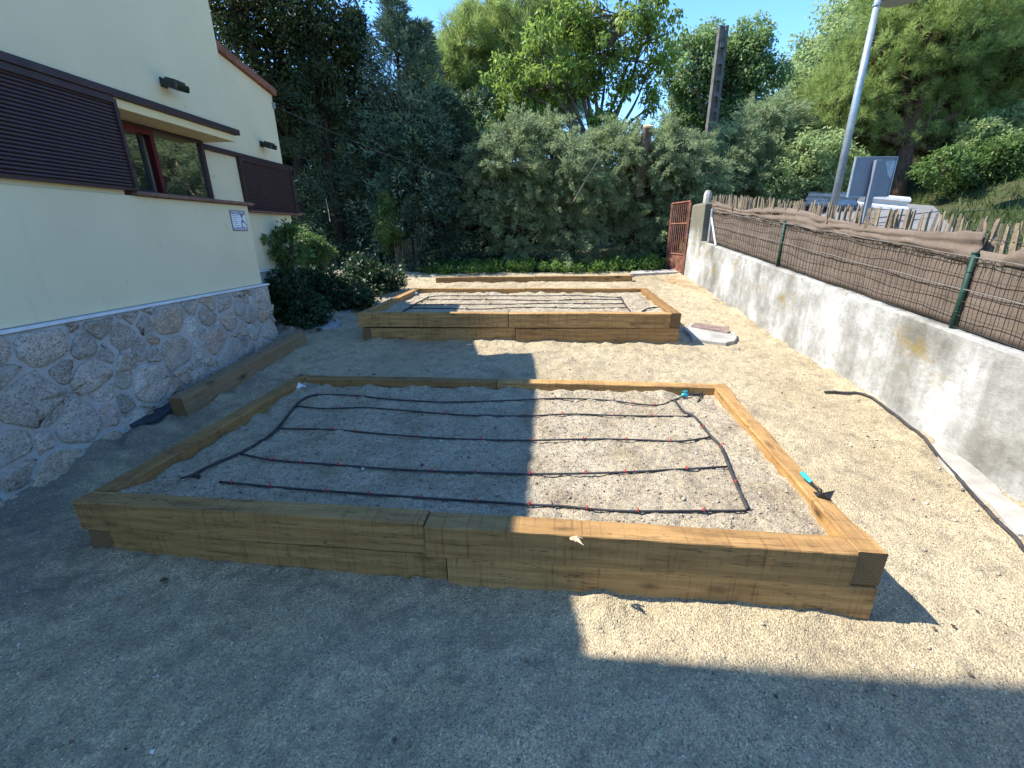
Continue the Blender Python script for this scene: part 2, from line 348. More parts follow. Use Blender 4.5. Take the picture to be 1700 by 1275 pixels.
L_GROUND = m_leaf('ivy_leaf', (.010, .026, .010), (.042, .078, .028), 0.25, 0.5)
L_WEED = m_leaf('weed_leaf', (.03, .07, .012), (.13, .22, .045), 0.4, 0.5)
L_GRASS = m_leaf('grass_blade', (.02, .042, .008), (.08, .12, .03), 0.4, 0.55)
B_GREY = m_bark('grey_bark', (.06, .048, .036), (.17, .14, .105)); B_BROWN = m_bark('brown_bark', (.045, .026, .016), (.15, .095, .06)); B_DARK = m_bark('dark_bark', (.02, .015, .011), (.07, .052, .038))

# ------------------------------------------------------------------ ground
def height_grid(name, x0, x1, y0, y1, res, fn, mat, parent=None):
    nx = int((x1-x0)/res)+1; ny = int((y1-y0)/res)+1
    X, Y = np.meshgrid(np.linspace(x0, x1, nx), np.linspace(y0, y1, ny)); Z = fn(X, Y)
    V = np.stack([X.ravel(), Y.ravel(), Z.ravel()], 1); i = np.arange(nx*ny).reshape(ny, nx)
    Fc = np.stack([i[:-1, :-1].ravel(), i[:-1, 1:].ravel(), i[1:, 1:].ravel(), i[1:, :-1].ravel()], 1)
    me = fast_mesh(name, V, Fc, 4); me.materials.append(mat); me.polygons.foreach_set('use_smooth', np.ones(len(Fc), bool))
    o = bpy.data.objects.new(name, me); link(o, parent); return o
def wall_x(y): return 2.98 + 0.058*y
BED1 = dict(FL=(-2.33, 2.005), FR=(1.60, 1.54), BR=(1.93, 3.78), BL=(-2.12, 4.205), top=.40)
BED2 = dict(FL=(-1.90, 5.44), FR=(2.0, 5.17), BR=(2.33, 7.69), BL=(-1.74, 8.11), top=.80)
def quad_dist(X, Y, b):                                         # >0 inside
    P = [np.array(b[k]) for k in ('FL', 'FR', 'BR', 'BL')]; d = None
    for i in range(4):
        a, c = P[i], P[(i+1) % 4]; e = (c-a)/np.linalg.norm(c-a)
        k = (X-a[0])*(-e[1]) + (Y-a[1])*e[0]; d = k if d is None else np.minimum(d, k)
    return d
def ground_fn(X, Y):
    z = 0.06 + 0.108*(Y-1.75)
    z = z + 0.030*fbm(X, Y, 1.1, 3, 3) + 0.020*fbm(X, Y, 5, 3, 9)*(1+fbm(X, Y, .8, 2, 12)) + 0.010*fbm(X, Y, 26, 3, 21, .6)
    z = z + 0.05*np.clip(1-(wall_x(Y)-X)/0.35, 0, 1)*(0.4+fbm(X, Y, 5, 3, 5))
    hx = -2.883 + 0.0805*(Y-5.174)
    near = np.clip(1-(X-hx)/0.75, 0, 1); z = z + near*near*(0.07 + 0.16*np.abs(fbm(X, Y, 4.2, 4, 31)))
    for b in (BED1, BED2):
        d = -quad_dist(X, Y, b); z = z + 0.025*np.clip(1-np.abs(d)/0.16, 0, 1)*(0.5+1.4*fbm(X, Y, 7, 3, 41))
        z = np.where(d < -0.06, z-0.12, z)
    return z
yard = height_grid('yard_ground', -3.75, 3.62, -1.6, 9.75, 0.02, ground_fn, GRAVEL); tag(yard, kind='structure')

def terrain_fn(X, Y):
    inside = 0.06+0.108*(np.clip(Y, -8, 14)-1.75) - 0.12
    yy = np.clip(Y, -12, 15)
    out = 0.60 + 0.1*yy + 0.10*np.clip(X-3.3, 0, 6.2) + 0.42*np.clip(X-9.4, 0, 9) + 0.02*np.clip(X-18.4, 0, 40)
    back = 0.06+0.108*8 + 0.06*np.clip(Y-10, 0, 25)
    left = np.where(Y > 9.5, back-0.06, inside)
    k = np.clip((X-wall_x(np.clip(Y, -5, 14))-0.06)/0.06, 0, 1)
    z = left*(1-k) + np.maximum(out, np.where(Y > 9.5, back, -9))*k
    return z + 0.06*fbm(X, Y, 0.5, 4, 77)*(np.abs(X) > 3.7) - 0.04
xs = np.concatenate([np.linspace(-400, -20, 12), np.linspace(-18, -4, 16), np.linspace(-3.9, 14, 180), np.linspace(15, 40, 26), np.linspace(48, 400, 12)])
ys = np.concatenate([np.linspace(-300, -14, 10), np.linspace(-12, 24, 160), np.linspace(26, 60, 18), np.linspace(75, 600, 12)])
X, Y = np.meshgrid(xs, ys); Z = terrain_fn(X, Y); i = np.arange(X.size).reshape(X.shape)
me = fast_mesh('terrain', np.stack([X.ravel(), Y.ravel(), Z.ravel()], 1), np.stack([i[:-1, :-1].ravel(), i[:-1, 1:].ravel(), i[1:, 1:].ravel(), i[1:, :-1].ravel()], 1), 4)
me.materials.append(EARTH); me.polygons.foreach_set('use_smooth', np.ones(len(me.polygons), bool))
tag(link(bpy.data.objects.new('terrain', me)), kind='structure')
# road strip beyond the fence
ny_ = 60; RY = np.linspace(2.0, 13, ny_); U, Y = np.meshgrid(np.linspace(0, 1, 14), RY); X = 3.75+U*(np.clip(7.15+.75*(Y-7.6), 3.8, 9.0)-3.75); Z = terrain_fn(X, Y)+0.05
i = np.arange(X.size).reshape(X.shape)
me = fast_mesh('road', np.stack([X.ravel(), Y.ravel(), Z.ravel()], 1), np.stack([i[:-1, :-1].ravel(), i[:-1, 1:].ravel(), i[1:, 1:].ravel(), i[1:, :-1].ravel()], 1), 4)
me.materials.append(ROAD); tag(link(bpy.data.objects.new('road', me)), kind='structure')

# loose pebbles on the gravel
def pebbles(name, n, sx, sy, zf, mat, smin, smax, label, parent=None):
    P = np.stack([rng.uniform(*sx, n), rng.uniform(*sy, n)], 1); return P
O8 = np.array([(1, 0, 0), (0, 1, 0), (-1, 0, 0), (0, -1, 0), (0, 0, .7), (0, 0, -.7)], float)
F8 = np.array([(0, 1, 4), (1, 2, 4), (2, 3, 4), (3, 0, 4), (1, 0, 5), (2, 1, 5), (3, 2, 5), (0, 3, 5)])
def scatter_pebbles(name, P, size, mat, parent=None):
    n = len(P); a = rng.uniform(0, 6.28, n); sc = size[:, None]*rng.uniform(.6, 1.3, (n, 3))
    V = O8[None]*sc[:, None, :] + rng.normal(0, .12, (n, 6, 3))*size[:, None, None]
    c, s = np.cos(a)[:, None], np.sin(a)[:, None]; x = V[..., 0]*c-V[..., 1]*s; y = V[..., 0]*s+V[..., 1]*c
    V = np.stack([x, y, V[..., 2]], -1)+P[:, None, :]
    Fc = (F8[None]+6*np.arange(n)[:, None, None]).reshape(-1, 3)
    me = fast_mesh(name, V.reshape(-1, 3), Fc, 3); at_ = me.attributes.new('var', 'FLOAT', 'POINT')
    at_.data.foreach_set('value', np.repeat(rng.random(n), 6).astype(np.float32)); me.materials.append(mat)
    o = bpy.data.objects.new(name, me); link(o, parent); return o
def m_pebble(name, stops):
    t = NT(name, 0.85, 0.3); a = t.n('ShaderNodeAttribute'); a.attribute_name = 'var'
    t.base(t.ramp(a.outputs['Fac'], stops)); return t.mat
PEB = m_pebble('pebbles', [(0, (.14, .12, .09)), (.3, (.31, .265, .19)), (.7, (.42, .36, .265)), (.95, (.50, .44, .34)), (1, (.72, .69, .64))])
SPEB = m_pebble('soil_clods', [(0, (.09, .07, .045)), (.35, (.24, .195, .14)), (.75, (.37, .315, .23)), (.95, (.46, .41, .36)), (1, (.6, .57, .53))])
n = 85000; u = rng.random(n)
Pxy = np.stack([rng.uniform(-3.3, 3.1, n), -0.6+6.2*u**1.35], 1); ok = (quad_dist(Pxy[:, 0], Pxy[:, 1], BED1) < -.01) & (quad_dist(Pxy[:, 0], Pxy[:, 1], BED2) < -.01)
Pxy = Pxy[ok]; sz = 0.0022+0.0038*rng.random(len(Pxy))**3+0.009*(rng.random(len(Pxy)) > .996)
pz = ground_fn(Pxy[:, 0], Pxy[:, 1])+sz*.3
tag(scatter_pebbles('gravel_stones', np.column_stack([Pxy, pz]), sz, PEB), 'loose gravel grains scattered over the sandy yard', 'gravel', kind='stuff')

LITTER = m_pebble('leaf_litter', [(0, (.045, .03, .018)), (.5, (.12, .08, .045)), (.85, (.26, .19, .11)), (1, (.42, .34, .22))])
def litter(n_):
    P = np.stack([rng.uniform(-3.2, 3.0, n_), .2+9*rng.random(n_)**1.5], 1); P = P[(quad_dist(P[:, 0], P[:, 1], BED1) < -.01) & (quad_dist(P[:, 0], P[:, 1], BED2) < -.01)]; n_ = len(P)
    a = rng.uniform(0, 6.28, n_); L = rng.uniform(.008, .03, n_)*(1+1.8*(rng.random(n_) > .93)); W = np.where(rng.random(n_) > .5, .003, L*.4); z = ground_fn(P[:, 0], P[:, 1])+.005
    c, s_ = np.cos(a), np.sin(a); V = []
    for lx_, wy in ((0, 0), (.5, 1), (1, 0), (.5, -1)):
        V.append(np.stack([P[:, 0]+c*L*lx_-s_*W*wy, P[:, 1]+s_*L*lx_+c*W*wy, z+.004*(lx_ == .5)+rng.random(n_)*.006], 1))
    me = fast_mesh('leaf_litter', np.stack(V, 1).reshape(-1, 3), np.arange(4*n_).reshape(n_, 4), 4)
    at_ = me.attributes.new('var', 'FLOAT', 'POINT'); at_.data.foreach_set('value', np.repeat(rng.random(n_), 4).astype(np.float32)); me.materials.append(LITTER)
    tag(link(bpy.data.objects.new('leaf_litter', me)), 'small dry leaves and twigs scattered over the gravel', 'leaf litter', kind='stuff')
litter(520)

# ------------------------------------------------------------------ timber sleepers and raised beds
def sleeper(name, p0, p1, w, h, ztop, inward, parent, mat=PINE, wane=0.0, seed=0, label=None):
    """beam on the line p0-p1 (outer top edge, plan), w thick towards `inward`, h tall"""
    p0 = np.array(p0, float); p1 = np.array(p1, float); L = np.linalg.norm(p1-p0); e = (p1-p0)/L; nin = np.array(inward, float); nin /= np.linalg.norm(nin)
    nx = 40; b = 0.007
    prof = [(0, -h), (0, -h/2), (0, -b), (b*.3, -b*.3), (b, 0), (w/2, 0), (w-b, 0), (w-b*.3, -b*.3), (w, -b), (w, -h/2), (w, -h)]
    prof = [(-0+q[0], q[1]) for q in prof]; k = len(prof); r = np.random.default_rng(100+seed)
    V = []; xx = np.linspace(0, L, nx+1)
    warp = 0.004*np.sin(xx/L*math.pi*r.uniform(.7, 1.6)+r.uniform(0, 6)); warpz = 0.004*np.sin(xx/L*math.pi*r.uniform(.7, 1.8)+r.uniform(0, 6))
    wn_ = np.clip(fbm(xx, xx*0+seed, 3.0, 3, 50+seed)*2.2+.25, 0, 1)*wane
    for a in range(nx+1):
        for j, (q, z) in enumerate(prof):
            dq, dz = warp[a], warpz[a]
            if wane and j in (2, 3, 4): dq += wn_[a]*(1.0 if j > 2 else .25); dz -= wn_[a]*(.75 if j < 4 else .1)
            V.append((xx[a]-L/2, q-w/2+dq+r.normal(0, .0006), z+h/2+dz+r.normal(0, .0006)))
    Fc = [(a*k+j, a*k+(j+1) % k, (a+1)*k+(j+1) % k, (a+1)*k+j) for a in range(nx) for j in range(k)]
    mb = MB(); mb.add(V, Fc, 0); mb.add(V[:k], [tuple(range(k))], 1); mb.add(V[-k:], [tuple(range(k))], 1)
    o = bpy.data.objects.new(name, mb.mesh(name, [mat, ENDG]))
    c = (p0+p1)/2 + nin*w/2; M = Matrix.Identity(4); zax = np.array([0, 0, 1.0]); yax = np.array([nin[0], nin[1], 0])
    xax = np.array([e[0], e[1], 0])
    for q in range(3): M[q][0] = xax[q]; M[q][1] = yax[q]; M[q][2] = zax[q]
    M[0][3], M[1][3], M[2][3] = c[0], c[1], ztop-h/2
    link(o, parent); o.matrix_basis = M
    if label: o['label'] = label
    return o
def lerp2(a, b, t): a = np.array(a, float); b = np.array(b, float); return a+(b-a)*t
def unit(v): v = np.array(v, float); return v/np.linalg.norm(v)
def raised_bed(b, label, w, seed, soil_drop, joints, wane=0.0):
    FL, FR, BR, BL = (np.array(b[k]) for k in ('FL', 'FR', 'BR', 'BL')); top = b['top']; hh = 0.175
    root = thing('raised_bed', (*(FL+FR+BR+BL)/4, yard_z(0, (FL+BR)[1]/2)), label, 'raised bed', 'raised vegetable beds of timber sleepers')
    e = unit(FR-FL); ni = np.array([-e[1], e[0]]); L = np.linalg.norm(FR-FL); eb = unit(BR-BL); nb = np.array([eb[1], -eb[0]])
    lf = unit(BL-FL); nl = np.array([lf[1], -lf[0]]); rt = unit(BR-FR); nr = np.array([-rt[1], rt[0]])
    j1, j2 = joints
    # front course: left sleeper runs to the corner, right one stops against the side sleeper
    sleeper('sleeper', FL, FL+e*(j1-.004), w-.005, hh-.003, top, ni, root, seed=seed+1)
    sleeper('sleeper', FL+e*(j1+.004)-ni*.014, FL+e*(L-w-.006)-ni*.014, w+.006, hh-.003, top-.002, ni, root, seed=seed+2)
    sleeper('sleeper', FR-ni*.004, BR-rt*(w+.004), w, hh-.003, top+.003, nr, root, wane=wane, seed=seed+3)
    sleeper('sleeper', FL+lf*(w+.001), BL, w-.004, hh-.003, top-.001, nl, root, seed=seed+4)
    Lb = np.linalg.norm(BR-BL)
    sleeper('sleeper', BL+eb*(w+.002), BL+eb*(Lb*.49), w, hh-.003, top, nb, root, seed=seed+5)
    sleeper('sleeper', BL+eb*(Lb*.49+.006), BR, w, hh-.003, top+.004, nb, root, seed=seed+6)
    # lower course, joints staggered
    t2 = top-hh-.009
    sleeper('sleeper', FL+e*(w+.03)+ni*.013, FL+e*(j2-.004)+ni*.013, w, hh+.05, t2, ni, root, seed=seed+7)
    sleeper('sleeper', FL+e*(j2+.004)+ni*.002, FL+e*L+ni*.002, w, hh+.05, t2+.001, ni, root, seed=seed+8)
    sleeper('sleeper', FL+e*.03+ni*.006, BL-lf*.02+e*.03, w, hh+.05, t2, nl, root, seed=seed+9)
    sleeper('sleeper', FR+rt*(w+.01)-e*.01, BR-rt*(w+.01)-e*.01, w, hh+.05, t2, nr, root, seed=seed+10)
    sleeper('sleeper', BL+eb*(w+.03), BL+eb*(Lb*.53), w, hh+.05, t2, nb, root, seed=seed+11)
    sleeper('sleeper', BL+eb*(Lb*.53+.006), BR-eb*.01, w, hh+.05, t2, nb, root, seed=seed+12)
    return root
bed_near = raised_bed(BED1, 'large nearest raised bed of wooden sleepers half in shadow with black drip lines', 0.118, 10, .07, (1.915, 2.01), wane=.020)
bed_far = raised_bed(BED2, 'farther raised bed of wooden sleepers standing before the trees', 0.112, 40, .10, (1.87, 1.95))

def soil_z(b, X, Y):
    d = quad_dist(X, Y, b); lvl = b['top']-(.068 if b is BED1 else .075)
    z = lvl + 0.024*fbm(X, Y, 2.3, 3, 61) + 0.018*fbm(X, Y, 9, 4, 63, .6) + 0.010*np.abs(fbm(X, Y, 34, 3, 65, .7))
    z = z + 0.022*np.clip(1-(d-.10)/0.22, 0, 1)*(0.3+2.2*fbm(X, Y, 6, 3, 67))
    return z
def soil_mesh(b, res, parent, n_peb):
    FL, FR, BR, BL = (np.array(b[k]) for k in ('FL', 'FR', 'BR', 'BL'))
    nu = int(np.linalg.norm(FR-FL)/res); nv = int(np.linalg.norm(BL-FL)/res); U, Vv = np.meshgrid(np.linspace(.018, .982, nu), np.linspace(.03, .97, nv))
    P = (FL*(1-U)[..., None]+FR*U[..., None])*(1-Vv)[..., None] + (BL*(1-U)[..., None]+BR*U[..., None])*Vv[..., None]
    Z = soil_z(b, P[..., 0], P[..., 1]); i = np.arange(U.size).reshape(U.shape)
    me = fast_mesh('soil', np.column_stack([P.reshape(-1, 2), Z.ravel()]), np.stack([i[:-1, :-1].ravel(), i[:-1, 1:].ravel(), i[1:, 1:].ravel(), i[1:, :-1].ravel()], 1), 4)
    me.materials.append(SOIL); me.polygons.foreach_set('use_smooth', np.ones(len(me.polygons), bool))
    o = link(bpy.data.objects.new('soil', me), parent); o['kind'] = 'stuff'
    u, v = rng.uniform(.04, .96, n_peb), rng.uniform(.07, .93, n_peb)
    Q = (FL*(1-u)[:, None]+FR*u[:, None])*(1-v)[:, None] + (BL*(1-u)[:, None]+BR*u[:, None])*v[:, None]
    s = 0.0025+0.006*rng.random(n_peb)**4+0.009*(rng.random(n_peb) > .996)
    c = scatter_pebbles('soil_clods', np.column_stack([Q, soil_z(b, Q[:, 0], Q[:, 1])+s*.3]), s, SPEB, parent); c['kind'] = 'stuff'
soil_mesh(BED1, .011, bed_near, 16000); soil_mesh(BED2, .016, bed_far, 9000)

# far timber edging and loose sleeper by the house
edge = thing('timber_edging', (0.46, 8.76, .82), 'low line of two sleepers at the far end of the yard below the weeds', 'timber edging')
sleeper('sleeper', (-1.46, 8.80), (.455, 8.78), .11, .16, .915, (0, 1), edge, seed=70); sleeper('sleeper', (.463, 8.775), (2.365, 8.755), .11, .16, .918, (0, 1), edge, seed=71)
t = sleeper('loose_sleeper', (-2.735, 3.43), (-2.50, 5.28), .125, .20, .415, (-1, .13), None, mat=PINE_OLD, seed=75)
t.rotation_mode = 'XYZ'; M = t.matrix_basis.copy()
e = unit((.235, 1.85)); pitch = math.atan2(.165, 1.865); t.matrix_basis = Matrix.Translation(M.translation+Vector((0, 0, .115))) @ M.to_3x3().to_4x4() @ Matrix.Rotation(-pitch, 4, 'Y')
tag(t, 'single loose grey brown sleeper lying on the ground beside the stone house base', 'timber beam')

# ------------------------------------------------------------------ drip irrigation
def catmull(P, step=6):
    P = [np.array(p, float) for p in P]; P = [2*P[0]-P[1]]+P+[2*P[-1]-P[-2]]; out = []
    for i in range(1, len(P)-2):
        for k in range(step):
            t_ = k/step; a, b, c, d = P[i-1:i+3]
            out.append(.5*((2*b)+(c-a)*t_+(2*a-5*b+4*c-d)*t_**2+(3*b-a-3*c+d)*t_**3))
    return out+[P[-2]]
def lay(px, b, r, lift=.004):
    pts = [on_z(u, v, b['top']-.055) for u, v in px]; pts = catmull(pts, 5); out = []
    for p in pts: p[2] = float(soil_z(b, np.array([p[0]]), np.array([p[1]]))[0]); out.append(p)
    z = np.array([p[2] for p in out]); zs = z.copy()
    for _ in range(4): zs = np.convolve(np.pad(zs, 3, 'edge'), np.ones(7)/7, 'valid')
    zs = np.maximum(zs, z-.009)
    for p, q in zip(out, zs): p[2] = q+r+lift
    return out
def emitters(root, path, px_list, first=None):
    A = np.array(path)
    for u, v in px_list:
        q = on_z(u, v, float(A[:, 2].mean())); k = int(np.argmin(np.sum((A[:, :2]-q[:2])**2, 1)))
        p = A[k]; mb = MB(); mb.tube([p+(0, 0, .001), p+(0, 0, .012), p+(0, 0, .014), p+(0, 0, .022)], [.0055, .0055, .004, .0025], 8)
        d = A[min(k+1, len(A)-1)]-A[max(k-1, 0)]; d = d/np.linalg.norm(d); s_ = np.array([-d[1], d[0], 0]); mb.tube([p+(0, 0, .006)-s_*.012, p+(0, 0, .006)+s_*.011], .003, 6)
        mb.build('dripper', REDP, root)
drip = thing('drip_irrigation', (*((np.array(BED1['FL'])+BED1['BR'])/2), .33), 'black drip irrigation grid with red drippers on the soil of the nearest bed', 'drip irrigation', 'drip irrigation grids')
lines1 = [
 [(527,655),(576,655),(650,661.8),(700,665),(749,667),(855,664),(922,660.7),(1003,663.5),(1052,669.5),(1094,673),(1119,664),(1137,655)],
 [(492,672),(541,676),(605,675),(700,683),(791,690),(876,690),(950,686.5),(1038,690),(1148,692.8)],
 [(460,711),(552,713.7),(650,722),(756,728.8),(862,730.6),(968,727.8),(1056,728.8),(1126,731),(1179,724)],
 [(400,753.5),(453,764),(541,772),(650,781),(738,785),(879,787.8),(1038,783.5),(1207,773.6)],
 [(365,802),(471,812),(590,821),(700,829),(791,833),(879,837),(932,839),(1003,846),(1059,848.8),(1150,848.8),(1239,848.8)]]
em1 = [[(1052,666),(1170-85,670),(600,655),(925,659),(760,667),(430+250,664)],
 [(663,680),(881,687),(939,685.5),(1013,687),(1076,691),(561,676),(740,687)],
 [(690,726),(891,727),(962,724),(1035,727),(1105,728),(545,713),(490,712),(600,717),(790,729)],
 [(453,764),(500,768),(569,773),(724,783),(803,786),(888,786),(968,785),(1049,781),(1128,778)],
 [(377,803),(449,811),(529,817),(615,823),(698,829),(788,830),(880,836),(971,841),(1063,845),(1158,846)]]
paths1 = []
for L_, E_ in zip(lines1, em1):
    p = lay(L_, BED1, .0068); paths1.append(p); MB().tube(p, .0068, 8).build('drip_line', TUBE, drip, True); emitters(drip, p, E_)
hl = lay([(318,794),(345,778),(400,753),(439,730),(464,706),(492,671),(510,659),(527,655)], BED1, .010); MB().tube(hl, .010, 8).build('header_pipe', TUBE, drip, True)
hr = lay([(1119,665),(1133,683),(1151,692),(1179,723),(1197,741),(1214,783),(1232,826),(1241,846)], BED1, .010); MB().tube(hr, .010, 8).build('header_pipe', TUBE, drip, True); emitters(drip, hr, [(1168,707),(1197,741),(1225,800)])
hi = lay([(1137,655),(1152,653),(1165,653),(1172,650)], BED1, .008, .012); MB().tube(hi, .008, 8).build('inlet_pipe', TUBE, drip, True)
h2 = lay([(1165,653),(1162,660),(1158,667)], BED1, .007, .006); MB().tube(h2, .007, 8).build('inlet_pipe', TUBE, drip, True)
p = np.array(hi[0]); mb = MB(); mb.tube([p+(-.03, -.006, .004), p+(-.022, -.005, .004), p+(.022, .005, .004), p+(.03, .006, .004)], [.013, .019, .019, .013], 12); mb.tube([p+(0, 0, .01), p+(0, 0, .036)], .010, 8); mb.box((-.02, -.006, .034), (.02, .006, .042), M=lambda q: p+np.array(q)); mb.build('valve', CYAN, drip)
p = np.array(hl[0]); mb = MB(); mb.tube([p+(-.05, -.02, 0), p+(.02, .008, .004)], [.006, .011], 8); mb.tube([p+(.035, 0, .01), p+(.06, -.02, .008)], .013, 8); mb.build('end_clamp', BLACK, drip)
drip2 = thing('drip_irrigation', (*((np.array(BED2['FL'])+BED2['BR'])/2), .72), 'black drip irrigation lines on the soil of the farther bed', 'drip irrigation', 'drip irrigation grids')
for L_ in [[(712,493),(728,491),(790,490.5),(897,490.5),(960,490),(1032,493)], [(703,498),(760,497.5),(840,497),(910,498),(970,496),(1034,497)], [(690,504),(760,503.5),(850,504),(920,503),(1000,503.5),(1038,503)], [(680,511),(740,511.5),(800,512.5),(870,509),(960,510.5),(1042,510)]]:
    p = lay(L_, BED2, .0075); MB().tube(p, .0075, 6).build('drip_line', TUBE, drip2, True)
    A = p
    for k in range(8, len(A)-3, 5):
        q = A[k]; MB().tube([q+np.array((0, 0, .002)), q+np.array((0, 0, .02))], .009, 6).build('dripper', REDP if k % 2 else BLACK, drip2)
for L_ in [[(668,517.6),(690,504),(703,498),(712,493)], [(1030,492),(1036,503),(1046,516)], [(1066,516),(1078,512),(1098,511.5),(1104,511)]]:
    MB().tube(lay(L_, BED2, .010), .010, 6).build('header_pipe', TUBE, drip2, True)
# plastic scraps in the left back corners
for (u, v, b, lb) in ((497, 642, BED1, 'crumpled pale plastic scrap in the back left corner of the nearest bed'), (688, 487, BED2, 'crumpled pale plastic scrap in the back left corner of the farther bed')):
    p = on_z(u, v, b['top']-.05); mb = MB(); n_ = 9
    ring = [(p[0]+(.05+.02*random.random())*math.cos(k*6.283/n_), p[1]+.05*math.sin(k*6.283/n_), p[2]-.01+.03*random.random()) for k in range(n_)]
    mb.add(ring+[(p[0], p[1], p[2]+.045), (p[0], p[1], p[2]-.03)], [(k, (k+1) % n_, n_) for k in range(n_)]+[((k+1) % n_, k, n_+1) for k in range(n_)])
    tag(mb.build('plastic_scrap', TRIM), lb, 'scrap', 'plastic scraps in the beds')

# ------------------------------------------------------------------ hand hoe, splinter, hose, slabs
zt = .405
hp = [on_z(1330, 784, zt+.03), on_z(1347, 801, zt+.03), on_z(1363, 817, zt+.02)]
hoe = thing('hand_hoe', hp[1], 'small hand hoe with turquoise handle and black blade on the nearest bed', 'hand hoe')
d = unit(hp[1]-hp[0]); MB().tube([hp[0], hp[0]+d*.012, hp[0]+d*.04, hp[1]-d*.012, hp[1]], [.006, .012, .013, .010, .008], 10).build('handle', CYAN, hoe, True)
MB().tube([hp[1], hp[1]+d*.03, hp[2]+np.array((0, 0, .012)), hp[2]], [.0065, .006, .005, .005], 8).build('shaft', BLACK, hoe, True)
b0 = hp[2]; lat = np.array([-d[1], d[0], 0])
a1 = on_z(1350, 816, zt+.012); a2 = on_z(1386, 814, zt+.012); a3 = on_z(1379, 829, zt+.006); a4 = on_z(1357, 824, zt+.004); a5 = on_z(1366, 818, zt+.035)
mb = MB(); top_ = [a1, a5, a2, a3, a4]; mb.prism(top_, (0, 0, -.004)); mb.build('blade', BLACK, hoe)
sp = MB()
for (u0, v0, u1, v1) in ((946, 897, 969, 908), (948, 899, 956, 903), (947, 896, 968, 897), (955, 897, 966, 905)):
    p0 = on_z(u0, v0-2, .402); p1 = on_z(u1, v1-2, .402); sp.tube([p0+(0, 0, .004), (p0+p1)/2+(0, 0, .012), p1+(0, 0, .003)], [.0045, .006, .0015], 4)
tag(sp.build('wood_splinter', SPLINT), 'pale wood splinters lying on the front sleeper of the nearest bed', 'splinter')
hs = [(1352,655),(1375,656),(1400,658),(1425,662),(1450,669),(1475,681),(1500,700),(1525,726),(1550,755),(1575,783),(1600,810),(1625,838),(1650,865),(1675,890),(1705,917),(1760,985),(1830,1075),(1900,1190),(1960,1300)]
pts = []
for u, v in hs:
    p = on_ground(u, v); pts.append(p)
pts = catmull(pts, 6)
for p in pts: p[0] = min(p[0], wall_x(p[1])-.045)
A_ = np.array(pts); A_[:, 0] = np.convolve(np.pad(A_[:, 0], 6, 'edge'), np.ones(13)/13, 'valid'); pts = [a for a in A_[4:-2]]
hz = np.array([float(ground_fn(p[0]+np.array([-.02, 0, .02, 0, 0]), p[1]+np.array([0, 0, 0, -.03, .03])).max()) for p in pts]); hz = np.maximum(hz, np.convolve(np.pad(hz, 3, 'edge'), np.ones(7)/7, 'valid'))
for p, q in zip(pts, hz): p[2] = q+.010
tag(MB().tube(pts, .011, 8).build('garden_hose', TUBE, None, True), 'long dark garden hose curving over the gravel beside the concrete wall', 'hose')
def slab(name, px, th, mat, label, cat, lift=0.0, group=None, parent=None):
    P = [on_ground(u, v) for u, v in px]; c = sum(P)/len(P); Q = []
    for k in range(len(P)):
        a, b = P[k], P[(k+1) % len(P)]
        for s_ in (0, .33, .66): q = a+(b-a)*s_; Q.append(q+np.array([random.gauss(0, .008), random.gauss(0, .008), 0]))
    for q in Q: q[2] = yard_z(0, q[1])-.02+lift
    mb = MB(); mb.prism(Q, (0, 0, th+.02)); o = mb.build(name, mat, parent, bevel=.008)
    if label: tag(o, label, cat, group)
    return o
slab('stone_slab', [(512, 548), (527, 532), (562, 534), (567, 542), (548, 551)], .045, SLAB, 'flat pale stone lying between the farther bed and the shrubs, the nearer one', 'stone slab', group='flat stones by the shrubs')
slab('stone_slab', [(558, 524), (582, 513), (586, 519), (568, 528)], .04, SLAB, 'small flat pale stone close under the shrub leaves, the farther one', 'stone slab', group='flat stones by the shrubs')
mh = thing('manhole', on_ground(1180, 556), 'square inspection cover with brown lid in pale concrete beside the farther bed', 'manhole')
slab('frame', [(1135, 548), (1150, 541), (1222, 556), (1222, 568), (1205, 573), (1150, 566)], .03, CONCRETE, None, None, parent=mh)
slab('lid', [(1146, 547), (1152, 541), (1210, 549), (1209, 558)], .035, LIDM, None, None, .012, parent=mh)
slab('dark_sheet', [(205, 722), (232, 706), (287, 684), (296, 694), (262, 716), (222, 727)], .012, SLATE, 'dark flat slate sheet on the ground at the near end of the loose sleeper', 'slate sheet', .10)
slab('thin_board', [(1100, 464), (1120, 460), (1190, 484), (1168, 488)], .02, PINE_OLD, 'thin dusty board half buried in the gravel in front of the gate', 'board')
# concrete footing showing at the base of the wall
fp = [(1532, 712), (1560, 722), (1600, 762), (1650, 812), (1706, 856), (1720, 905), (1690, 890), (1640, 838), (1600, 812), (1560, 770)]
slab('concrete_footing', fp, .012, CONCRETE, 'rough pale concrete footing showing along the foot of the right wall', 'footing', .012)
slab('concrete_kerb', [(1045, 459), (1048, 454), (1128, 450), (1132, 455)], .03, CONCRETE, 'low pale concrete strip at the foot of the weeds by the rusty gate', 'kerb', .02)

